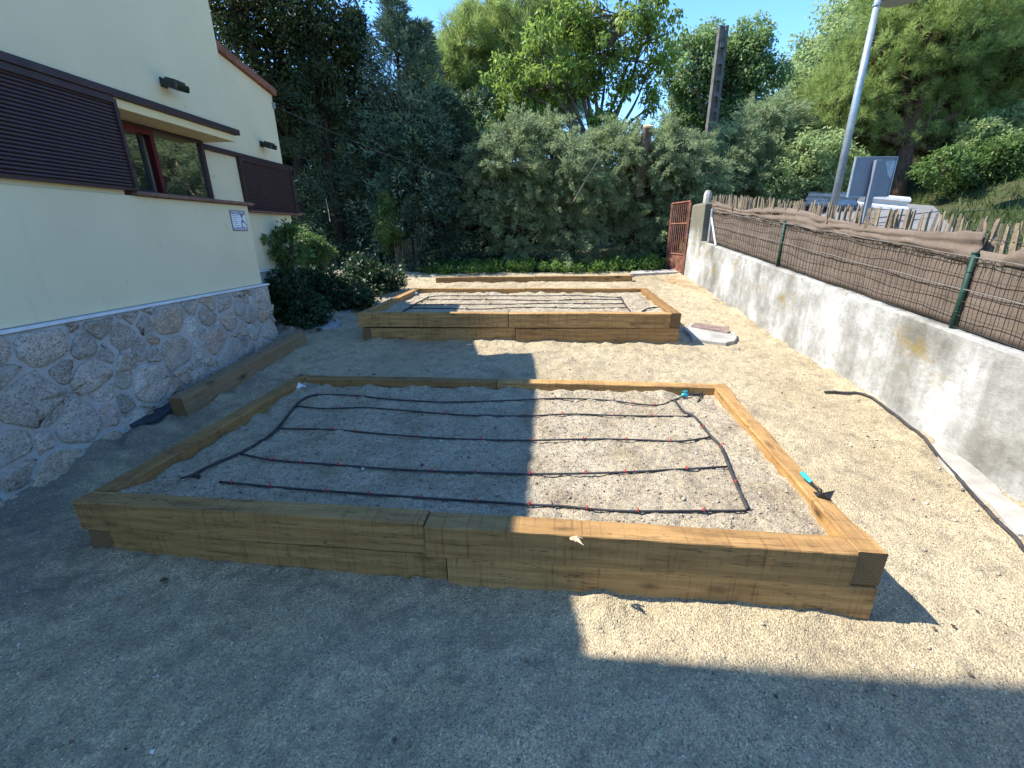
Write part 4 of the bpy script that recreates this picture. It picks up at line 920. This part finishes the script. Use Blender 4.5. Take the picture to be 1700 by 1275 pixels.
# ------------------------------------------------------------------ vegetation
def nrm(a): return a/(np.linalg.norm(a, axis=-1, keepdims=True)+1e-9)
class Foliage:
    def __init__(s): s.V = []; s.var = []
    def leaves(s, P, D, N, L, W, fold=.15, tone=None):
        n = len(P); D = nrm(D); S = nrm(np.cross(D, N)); N2 = np.cross(S, D); L = np.broadcast_to(L, n)[:, None]; W = np.broadcast_to(W, n)[:, None]
        a = P; b = P+D*L*.45+S*W*.5+N2*L*fold*.5; c = P+D*L-N2*L*fold*.6; d = P+D*L*.45-S*W*.5+N2*L*fold*.5
        s.V.append(np.stack([a, b, c, d], 1).reshape(-1, 3))
        v = rng.random(n)*.55+(.3 if tone is None else np.broadcast_to(tone, n)); s.var.append(np.repeat(v, 4))
    def balls(s, C, r, k, L, W, flat=.75, droop=.3, shell=.5):
        m = len(C); u = nrm(rng.normal(size=(m, k, 3))); rad = rng.random((m, k, 1))**shell; P = C[:, None]+u*rad*r[:, None, None]*np.array([1, 1, flat])
        D = u*.6+rng.normal(size=(m, k, 3))*.6-np.array([0, 0, droop]); N = u*.5+rng.normal(size=(m, k, 3))*.5+np.array([0, 0, .7])
        tone = np.repeat(rng.uniform(.1, .5, m), k); L_ = L*rng.uniform(.6, 1.25, m*k)
        s.leaves(P.reshape(-1, 3), D.reshape(-1, 3), N.reshape(-1, 3), L_, L_*W, tone=tone)
    def plumes(s, S, A, ln, rad, k, L, W, spread=.6, taper=.75):
        m = len(S); A = nrm(A); t = rng.random((m, k, 1))**.85; u = nrm(rng.normal(size=(m, k, 3))); u = nrm(u-A[:, None]*np.sum(u*A[:, None], -1, keepdims=True))
        off = u*np.sqrt(rng.random((m, k, 1)))*rad[:, None, None]*(1-taper*t); bend = np.array([0, 0, -1.0])*(t**2)*ln[:, None, None]*.18
        P = S[:, None]+A[:, None]*ln[:, None, None]*t+off+bend; D = A[:, None]*.8+u*spread+rng.normal(size=(m, k, 3))*.25; N = rng.normal(size=(m, k, 3))*.7+np.array([0, 0, .6])
        tone = np.repeat(rng.uniform(.1, .5, m), k); L_ = L*rng.uniform(.6, 1.3, m*k)
        s.leaves(P.reshape(-1, 3), D.reshape(-1, 3), N.reshape(-1, 3), L_, L_*W, fold=.05, tone=tone)
    def tufts(s, C, A, k, L, W):
        m = len(C); A = nrm(A); u = nrm(rng.normal(size=(m, k, 3))*.75+A[:, None]*.9); P = C[:, None]+u*.02+A[:, None]*rng.random((m, k, 1))*L*.8
        N = rng.normal(size=(m, k, 3)); L_ = L*rng.uniform(.7, 1.2, m*k); tone = np.repeat(rng.uniform(.05, .5, m), k)
        s.leaves(P.reshape(-1, 3), u.reshape(-1, 3), N.reshape(-1, 3), L_, W, fold=.02, tone=tone)
    def build(s, name, mat, parent=None):
        V = np.concatenate(s.V); n = len(V)//4; me = fast_mesh(name, V, np.arange(4*n).reshape(n, 4), 4)
        a = me.attributes.new('var', 'FLOAT', 'POINT'); a.data.foreach_set('value', np.concatenate(s.var).astype(np.float32)); me.materials.append(mat)
        return link(bpy.data.objects.new(name, me), parent)
def lobe_points(lobes, n_, inner=.45):
    w = np.array([l[1]**2 for l in lobes]); idx = rng.choice(len(lobes), n_, p=w/w.sum()); C = np.array([l[0] for l in lobes])[idx]; R = np.array([l[1] for l in lobes])[idx]
    fl = np.array([l[2] if len(l) > 2 else .8 for l in lobes])[idx]
    u = nrm(rng.normal(size=(n_, 3))); rad = rng.uniform(inner, 1, n_)**.7; P = C+u*(R*rad)[:, None]*np.stack([np.ones(n_), np.ones(n_), fl], 1); return P, u, idx
def limbs(base, fork, lobes, mat, root, r0, tips, tip_r=.012, bend=.25, wood='trunk', stems=1):
    mb = MB(); base = np.array(base, float); fork = np.array(fork, float); sw = rng.normal(size=3)*bend*.3
    mb.tube([base, base*.55+fork*.45+sw*(1, 1, 0), fork], [r0, r0*.85, r0*.7], 10); mb.build(wood, mat, root, True)
    mb = MB()
    for c, r, *_ in lobes:
        c = np.array(c); mid = fork*.45+c*.55+rng.normal(size=3)*bend*r; pts = catmull([fork, fork*.6+mid*.4+rng.normal(size=3)*.03, mid, mid*.4+c*.6+rng.normal(size=3)*.08*r, c+(c-mid)*.12], 4); mb.tube(pts, list(np.linspace(r0*.55, tip_r, len(pts))), 6)
        for p in tips:
            if np.linalg.norm(p-c) < r*1.15: 
                q = mid*.35+c*.65 if rng.random() < .5 else c; mb.tube([q, q*.5+p*.5+rng.normal(size=3)*.12*r, p], [r0*.14, r0*.09, tip_r*.6], 4, cap=False)
    mb.build('branches', mat, root, True)
def px_lobes(rows, Y):
    out = []
    for k, row in enumerate(rows):
        u, v, r = row[:3]; dy = row[3] if len(row) > 3 else ((k*37) % 10-5)/5*r*.45
        out.append((at(u, v, Y+dy), r*(Y+dy)/Y, .85))
    return out
def leafy(name, label, cat, base, fork, lobes, n_cl, cl_r, k, L, W, lmat, bmat, r0, group=None, inner=.45, droop=.3, twig=.5, flat=.75):
    root = thing(name, base, label, cat, group); P, u, idx = lobe_points(lobes, n_cl, inner); f = Foliage()
    f.balls(P, cl_r*rng.uniform(.6, 1.35, n_cl), k, L, W, flat, droop); f.build('crown', lmat, root)
    limbs(base, fork, lobes, bmat, root, r0, P[:int(n_cl*twig)]); return root
def ground_at(x, y): return tz(x, y)

# dark evergreen broadleaf behind the house
lb = px_lobes([(385,20,1.25),(470,70,1.2),(545,115,.95),(430,150,1.1),(375,100,1.0),(500,10,.9),(560,40,.7),(440,-70,1.5),(360,190,1.0),(480,170,.9),(575,75,.5)], 11.2)
leafy('evergreen_oak', 'tall dark broadleaf tree with sky showing through behind the rear roof of the house', 'tree', (-4.9, 11.4, ground_at(-4.9, 11.4)-.1), (-4.8, 11.3, 3.6), lb, 400, .30, 100, .085, .6, L_OAK, B_DARK, .20, inner=.15, twig=.2)

def conifer(name, label, x, y, ztop, rbase, n_br, k, mat, group, zlow=.1, droop=.22, blue=1.0, L=.11, tips=((0, 0, 1.0),)):
    zb = ground_at(x, y)-.1; root = thing(name, (x, y, zb), label, 'tree', group); f = Foliage(); mb = MB()
    Hh = ztop-zb
    mb.tube([(x, y, zb), (x+.05, y, zb+Hh*.5), (x, y, ztop-.3)], [.15, .09, .015], 9); mb.build('trunk', B_DARK, root, True); mb = MB()
    for dx, dy, fr in tips:
        n2 = int(n_br*fr); t = np.sort(rng.uniform(zlow, 1, n2)**.9); az = np.arange(n2)*2.39996+rng.normal(0, .3, n2); ht = zb+Hh*(1-(1-fr)*.5)*t if fr < 1 else zb+Hh*t
        R = rbase*fr*(1-t)**.72*rng.uniform(.65, 1.2, n2)+.10
        A = np.stack([np.cos(az), np.sin(az), .35-droop*3*(1-t)+rng.normal(0, .12, n2)+.9*t**3], 1); A = nrm(A); S0_ = np.stack([x+dx*t, y+dy*t, ht], 1)
        for a, b, r_ in zip(S0_, A, R):
            mb.tube([a, a+b*r_*.5+(0, 0, -.03*r_), a+b*r_*.95+(0, 0, -.16*r_)], [.018, .011, .004], 3, cap=False)
        for q in np.linspace(.2, .8, 4):                         # side plumes along each bough
            B = nrm(A+rng.normal(size=A.shape)*.5+np.array([0, 0, .05])); S = S0_+A*(R*q)[:, None]+np.array([0, 0, -.16])*(R*q*q)[:, None]
            f.plumes(S, B, R*.38+.14, .10+R*.10, k, L, .22)
        f.plumes(S0_+A*(R*.65)[:, None], A, R*.42+.12, .07+R*.07, k, L, .22)
    mb.build('boughs', B_DARK, root); f.build('crown', mat, root); return root
g = 'tall conifers shading the far left of the yard'
pt = at(652, 12, 11.3)
conifer('blue_cypress', 'tall bluish conifer with two pale feathery tips against the sky', pt[0], 11.3, pt[2], 1.55, 150, 26, L_BLUE, g, tips=((0, 0, 1.0), (.55, .1, .86)))
for lbt, u, v, Yc, rb, nb_ in (('dark conifer directly behind the rear corner of the house', 520, 70, 11.0, 1.3, 130), ('dark conifer between the rear house corner and the bluish conifer', 588, 35, 11.9, 1.6, 150),
                            ('lower dark conifer to the right of the bluish conifer', 735, 165, 11.8, 1.35, 120), ('short dark drooping conifer standing right over the reed screen', 690, 225, 10.8, 1.2, 100), ('far dark conifer behind the others close to the roof verge', 480, 130, 13.0, 1.8, 110)):
    p = at(u, v, Yc); conifer('dark_cypress', lbt, p[0], Yc, p[2], rb, nb_, 24, L_DARK, g)

def pine(name, label, base, fork, lobes, n_t, k, L, W, r0, group=None, up=.5):
    root = thing(name, base, label, 'tree', group); P, u, idx = lobe_points(lobes, int(n_t*.16), .35); f = Foliage()
    m = 7; C = (P[:, None]+rng.normal(size=(len(P), m, 3))*.135*np.array([1, 1, .8])).reshape(-1, 3); A = np.repeat(u, m, 0)*.6+np.array([0, 0, up])+rng.normal(size=C.shape)*.35
    f.tufts(C, A, k, L, W); f.build('crown', L_PINE, root); limbs(base, fork, lobes, B_BROWN, root, r0, P[:int(len(P)*.4)]); return root
lb = px_lobes([(735,130,1.2),(765,100,1.0),(800,85,1.4),(850,50,1.3),(900,35,1.2),(925,60,1.0),(760,190,1.3),(820,150,1.5),(880,110,1.5),(800,220,1.2),(720,195,1.0),(870,200,1.3),(930,150,1.2)], 18)
x, y = at(840, 300, 18)[0], 18
pine('umbrella_pine', 'rounded olive green pine rising behind the bright leafy tree and left of it', (x, y, ground_at(x, y)-.2), (x, y, 4.2), lb, 7200, 26, .26, .016, .28, 'pines', .7)
lb = px_lobes([(1385,190,.75),(1425,150,.95),(1415,225,.8),(1480,110,1.2),(1530,170,1.2),(1475,215,.9),(1560,80,1.35),(1640,40,1.5),(1600,150,1.35),(1690,110,1.4),(1545,15,1.3),(1730,20,1.6),(1640,205,.9),(1560,225,.8),(1700,190,.8),(1480,30,.9),(1440,90,.7),(1450,245,.5),(1525,240,.6),(1590,240,.6),(1395,225,.6),(1370,165,.6)], 12.5)
px_ = at(1492, 330, 11.6); fk = at(1507, 235, 11.9)
pine('leaning_pine', 'big olive green pine with a reddish trunk behind the road sign', (px_[0]-.05, 11.6, ground_at(px_[0], 11.6)-.3), fk, lb, 9500, 32, .15, .010, .24, 'pines', .8)

# bright multi stemmed leafy tree in the middle
lb = px_lobes([(1030,25,1.0),(985,60,.8),(1075,70,.8),(900,115,.8),(945,150,.75),(855,140,.75),(870,190,.65),(925,215,.6),(1000,105,.75),(960,30,.6),(1010,200,.5),(830,200,.5),(1080,25,.55),(905,60,.45),(970,215,.45),(1045,135,.35),(1070,130,.4),(1090,165,.35),(1035,215,.35)], 12.5)
b_ = at(988, 330, 12.5); base = (b_[0], 12.5, ground_at(b_[0], 12.5)-.1); root = thing('fig_tree', base, 'bright yellow green leafy tree with several pale stems in the centre background', 'tree')
P, u, idx = lobe_points(lb, 250, .35); f = Foliage(); f.balls(P, .26*rng.uniform(.6, 1.35, len(P)), 66, .115, .52, .8, .75); f.build('crown', L_FIG, root)
fork = at(990, 262, 12.5); limbs(base, fork, lb, B_GREY, root, .13, P[:170], .008, .18)
mb = MB()
for u_, v_ in ((940, 0), (955, -10), (975, 5), (925, 15)):
    e_ = at(u_, v_, 12.6); q = at(968, 90, 12.5); mb.tube([q, q*.5+e_*.5+rng.normal(size=3)*.15, e_], [.03, .018, .006], 5)
    for _ in range(5):
        w_ = q*.4+e_*.6; mb.tube([w_, w_+rng.normal(size=3)*.45+(0, 0, .25)], [.010, .003], 4)
mb.build('bare_twigs', B_GREY, root)
# round green tree by the pole, pale tree to the right
lb = px_lobes([(1150,100,1.05),(1200,110,1.2),(1240,95,1.0),(1255,140,.9),(1140,165,.9),(1200,180,1.3),(1245,60,.6),(1170,75,.6),(1130,215,.8),(1220,225,1.2),(1265,110,.55)], 17)
x = at(1200, 320, 17.3)[0]; leafy('round_tree', 'round dark green broadleaf tree behind the concrete utility pole', 'tree', (x, 17.3, ground_at(x, 17.3)-.1), (x, 17.3, 4.0), lb, 330, .34, 120, .115, .6, L_BROAD, B_GREY, .22, inner=.3)
lb = px_lobes([(1420,45,2.0),(1372,105,1.7),(1325,150,1.4),(1440,130,2.0),(1300,200,1.4),(1385,210,2.0),(1480,20,1.6),(1340,250,1.6),(1465,-40,1.8),(1400,90,1.4)], 20)
x = at(1400, 330, 20)[0]; leafy('pale_tree', 'tall pale green broadleaf tree behind the street lamp', 'tree', (x, 20, ground_at(x, 20)-.1), (x, 20, 5.0), lb, 460, .48, 120, .15, .5, L_ASH, B_GREY, .3, inner=.3)

# grey green cypress thicket across the back
hedges = [('grey green drooping cypress at the left end of the sunlit thicket', [(850,262,.60),(830,330,.75),(880,330,.7),(850,395,.7),(890,290,.55),(812,232,.42),(868,215,.38),(795,290,.45)], 10.9, 860),
          ('grey green cypress in the middle of the thicket under the bright leafy tree', [(935,270,.65),(920,340,.8),(975,330,.7),(945,400,.7),(985,285,.5),(905,225,.4),(960,238,.3)], 10.8, 945),
          ('grey green cypress around the cut stump', [(1045,265,.6),(1030,340,.8),(1075,330,.7),(1050,400,.65),(1085,280,.5),(1020,228,.38),(1055,240,.3)], 11.2, 1045),
          ('grey green cypress right behind the rusty gate', [(1120,260,.55),(1125,320,.75),(1160,290,.6),(1100,390,.6),(1165,330,.55),(1108,222,.36),(1150,245,.35)], 11.0, 1120),
          ('grey green cypress behind the end pillar of the wall', [(1205,255,.6),(1240,225,.6),(1215,310,.7),(1255,290,.65),(1190,290,.5)], 11.8, 1215),
          ('bluish grey cypress rising to the left of the street lamp', [(1285,205,.65),(1300,255,.7),(1320,225,.55),(1270,260,.6),(1290,300,.6)], 12.6, 1290)]
for lab, rows, Yh, uc in hedges:
    lb = px_lobes(rows, Yh); x = at(uc, 440, Yh)[0]; zb = ground_at(x, Yh)-.1; root = thing('cypress_thicket', (x, Yh, zb), lab, 'shrub', 'cypresses of the back thicket')
    P, u, idx = lobe_points(lb, 300, .35); A = u*np.array([.9, .9, .2])+np.array([.15, -.3, -.05])+rng.normal(size=P.shape)*.3; f = Foliage()
    ln = rng.uniform(.28, .75, len(P)); f.plumes(P-A*.15, A, ln, .11*rng.uniform(.7, 1.4, len(P)), 130, .075, .22, .5, .9); B_ = nrm(A)+rng.normal(size=P.shape)*.55; f.plumes(P, B_, ln*.6, .05+ln*.07, 60, .07, .24, .5, .9); f.plumes(P-nrm(A)*.25, rng.normal(size=P.shape)+u*.3, ln*.5, .12+ln*.1, 30, .08, .3); f.build('crown', L_HEDGE, root)
    limbs((x, Yh+.2, zb), (x+.1, Yh+.2, zb+.5), lb, B_DARK, root, .10, P[:90], .007)
    for p, a in zip(P[:12], A[:12]):                              # dead pale sticks poking out
        a = a/np.linalg.norm(a); MB().tube([p, p+a*.35+rng.normal(size=3)*.1, p+a*.6+rng.normal(size=3)*.2], [.010, .007, .003], 4).build('dead_twig', B_GREY, root)
st = [at(1058, 325, 10.9), at(1067, 262, 10.65), at(1076, 209, 10.45)]
stump = thing('cut_trunk', st[0], 'dead brown trunk sawn off with a pale cut face above the thicket', 'tree stump')
MB().tube(st, [.13, .125, .10], 12, cap=False).build('trunk', B_GREY, stump, True)
d = unit(st[2]-st[1]); MB().tube([st[2]-d*.02, st[2]+d*.012], .102, 12).build('cut_face', SPLINT, stump)
MB().tube([st[1]+(-.02, 0, -.1), st[1]+(-.16, -.02, .12), st[1]+(-.14, 0, .3)], [.06, .05, .03], 8).build('side_stub', B_BROWN, stump, True)
for lab, u0, v0, u1, v1, Yb in (('long pale dead stick leaning through the middle of the thicket', 952, 334, 1003, 250, 9.9), ('short pale dead stick low in the thicket', 970, 351, 985, 335, 9.9), ('pale bare stick standing in the dark below the conifers', 548, 368, 541, 330, 9.9)):
    a, b = at(u0, v0, Yb), at(u1, v1, Yb+.3); m_ = (a+b)/2+rng.normal(size=3)*.012; tag(MB().tube([a, m_, b], [.010, .009, .005], 5).build('dead_stick', SPLINT), lab, 'stick')

# shrubs beyond the pickets and on the bank
for lab, rows, Yh, n_, L in (('green leafy shrub directly behind the pickets left of the street lamp', [(1290,300,.5),(1335,290,.6),(1370,300,.5),(1350,255,.6),(1395,270,.45)], 11.4, 190, .12), ('low sunlit green shrub on the bank right of the pine trunk', [(1570,275,.45),(1610,285,.45),(1645,265,.5),(1690,262,.6),(1740,270,.7)], 10.6, 240, .11),
                             ('large light green shrub high on the bank at the right edge', [(1630,235,.5),(1670,225,.6),(1710,215,.7),(1760,230,.8)], 11.2, 230, .12)):
    u_first = rows[0][0]; lb = px_lobes(rows, Yh); c = np.mean([l[0] for l in lb], 0); zb = ground_at(c[0], Yh)-.1; leafy('leafy_shrub', lab, 'shrub', (c[0], Yh, zb), (c[0], Yh, max(zb+.3, c[2]-.6)), lb, n_, .2, 90, L*.72, .45, L_SHRUB if Yh < 11.3 and u_first < 1600 else L_ASH, B_GREY, .08, 'leafy shrubs beyond the fence')

# shrubs along the house
lb = px_lobes([(462,402,.20),(447,425,.20),(478,388,.15),(487,418,.22),(470,440,.22),(452,388,.10),(475,376,.08)], 6.3)
leafy('lilac_shrub', 'tall open leafy shrub at the corner of the house against the cream wall', 'shrub', (-3.0, 6.3, yard_z(0, 6.3)), (-3.02, 6.3, .95), lb, 70, .085, 22, .075, .62, L_SHRUB, B_GREY, .022, twig=.8, inner=.2)
lb = px_lobes([(505,405,.26),(528,415,.22),(490,425,.22),(515,440,.22)], 7.3)
leafy('round_shrub', 'rounded fine leaved green shrub just right of the tall house corner shrub', 'shrub', (-3.1, 7.3, yard_z(0, 7.3)), (-3.1, 7.3, .95), lb, 120, .11, 60, .045, .55, L_SHRUB, B_DARK, .03)
for j, (lab, rows, Yh) in enumerate((('dark ivy covered shrub nearest the stone house corner', [(462,520,.22),(490,500,.26),(455,488,.22),(500,535,.20),(478,548,.16),(520,510,.22),(475,465,.22)], 6.0), ('dark low shrub in the middle of the bed along the house', [(545,500,.26),(560,475,.28),(530,465,.28),(580,500,.22),(515,480,.25),(572,515,.16),(600,490,.22)], 6.9), ('dark low shrub with pale leaf tips at the far end of the house bed', [(620,462,.30),(645,470,.24),(600,450,.3),(590,470,.28),(655,455,.2),(635,480,.2)], 8.0))):
    lb = px_lobes(rows, Yh); c = np.mean([l[0] for l in lb], 0); leafy('low_shrub', lab, 'shrub', (c[0], Yh, yard_z(0, Yh)), (c[0], Yh, yard_z(0, Yh)+.15), lb, 170, .13, 44, .06, .6, L_GROUND, B_DARK, .02, 'low shrubs along the house', inner=.2)
lb = px_lobes([(645,385,.26),(642,360,.24),(640,338,.18),(640,322,.10),(650,405,.24)], 10.0); x = at(645, 400, 10)[0]
leafy('columnar_cypress', 'small narrow bright green conifer in front of the dark trees', 'tree', (x, 10, ground_at(x, 10)-.05), (x, 10, 1.3), lb, 120, .11, 60, .055, .4, L_SHRUB, B_DARK, .04)
# reed screen, green gate frame
rs = thing('reed_screen', at(675, 450, 9.95), 'short grey brown reed screen at the edge of the dark trees', 'reed screen'); a_, b_ = at(657, 452, 9.9), at(697, 448, 10.3); zt2 = at(675, 402, 10.1)[2]
rm = MB().tube([(0, 0, 0), (.004, .003, .5), (0, 0, 1)], [.012, .011, .009], 5).mesh('reed', REED)
for k in range(34):
    p = a_+(b_-a_)*k/33; o = bpy.data.objects.new('reed', rm); link(o, rs); o.matrix_basis = Matrix.Translation((p[0]+random.gauss(0, .006), p[1]+random.gauss(0, .008), ground_at(p[0], p[1])-.05)) @ Matrix.Rotation(random.gauss(0, .03), 4, 'Y') @ Matrix.Diagonal((1, 1, zt2-.9+.1+random.gauss(0, .05), 1))
gg = thing('mesh_gate', at(640, 445, 10.4), 'dark green metal gate and mesh panel in the shade left of the reed screen', 'gate'); q0, q1, q2 = at(632, 445, 10.4), at(652, 445, 10.4), at(560, 445, 10.6); zt3 = at(640, 403, 10.4)[2]
for p in (q0, q1, q2): MB().tube([(p[0], p[1], .8), (p[0], p[1], zt3)], .03, 8).build('post', GREENP, gg)
MB().tube([(q0[0], q0[1], zt3), (q1[0], q1[1], zt3)], .028, 8).build('top_rail', GREENP, gg)
mb = MB()
for k in range(26): p = q2+(q0-q2)*k/25; mb.tube([(p[0], p[1], .85), (p[0], p[1], zt3-.02)], .004, 3, cap=False)
for k in range(8): z = .9+(zt3-.95)*k/7; mb.tube([(q2[0], q2[1], z), (q0[0], q0[1], z)], .004, 3, cap=False)
o = mb.build('mesh_wires', GREENP, gg); o['kind'] = 'stuff'

# weeds, grass, ground cover and far woodland
def stuff(name, f, mat, label, cat): tag(f.build(name, mat), label, cat, kind='stuff')
f = Foliage(); m = 300; C = np.stack([rng.uniform(-1.9, 3.35, m), 9.55+rng.random(m)*.9, np.zeros(m)], 1); dens = .5+vnoise(C[:, 0]*1.3, C[:, 1]*1.3, 5); C[:, 2] = 0.06+.108*(np.clip(C[:, 1], 0, 10)-1.75)+.05+.16*rng.random(m)*dens
f.balls(C, rng.uniform(.07, .16, m), 42, .055, .6, 1.0, -.2); stuff('weeds', f, L_WEED, 'bright green weeds growing along the foot of the back thicket', 'weeds')
f = Foliage(); m = 260; C = np.stack([rng.uniform(-3.4, -2.35, m), rng.uniform(5.75, 9.3, m), np.zeros(m)], 1); C = C[(C[:, 0] < -2.62+.13*(C[:, 1]-5.7))]; C[:, 2] = .06+.108*(C[:, 1]-1.75)+.05
f.balls(C, rng.uniform(.07, .13, len(C)), 40, .05, .6, .8, 0); stuff('ground_cover', f, L_GROUND, 'dark ground cover under the shrubs along the house', 'ground cover')
f = Foliage(); m = 60000; P = np.stack([rng.uniform(4.2, 24, m), rng.uniform(2.5, 22, m)], 1); P = P[P[:, 0] > np.clip(7.2+.75*(P[:, 1]-7.6), 4, 9.1)]; z = terrain_fn(P[:, 0], P[:, 1]); k_ = vnoise(P[:, 0]*.8, P[:, 1]*.8, 8)+.5 > .25; P = np.column_stack([P, z])[k_]
f.leaves(P, rng.normal(size=P.shape)*.45+np.array([0, 0, 1.0]), rng.normal(size=P.shape), rng.uniform(.08, .26, len(P)), .02); stuff('bank_grass', f, L_GRASS, 'long grass covering the bank beyond the road', 'grass')
f = Foliage(); lb = []
for k in range(64):
    x = -24+k*.9+rng.normal()*.5; y = 24+rng.normal()*2.5; lb.append((np.array((x, y, 2.6+rng.random()*1.6)), 2.0+rng.random()*.8, .9))
P, u, idx = lobe_points(lb, 2300, .5); f.balls(P, .5*rng.uniform(.6, 1.3, len(P)), 26, .32, .55); stuff('far_woodland', f, L_OAK, 'dark mass of woodland far behind the garden trees', 'woodland')
f = Foliage(); lb = []
for k in range(26):
    x = -7.5+k*.42+rng.normal()*.2; y = 13.2+rng.normal()*.6; lb.append((np.array((x, y, 1.7+rng.random()*.9)), .95, 1.0)); lb.append((np.array((x*.62-2.9, y+.6, 3.3+rng.random()*1.6-.12*max(0, x+2))), 1.1, 1.0))
P, u, idx = lobe_points(lb, 2100, .3); f.balls(P, .32*rng.uniform(.6, 1.3, len(P)), 36, .16, .5); stuff('undergrowth', f, L_DARK, 'dense dark undergrowth below the trees at the back of the yard', 'undergrowth')
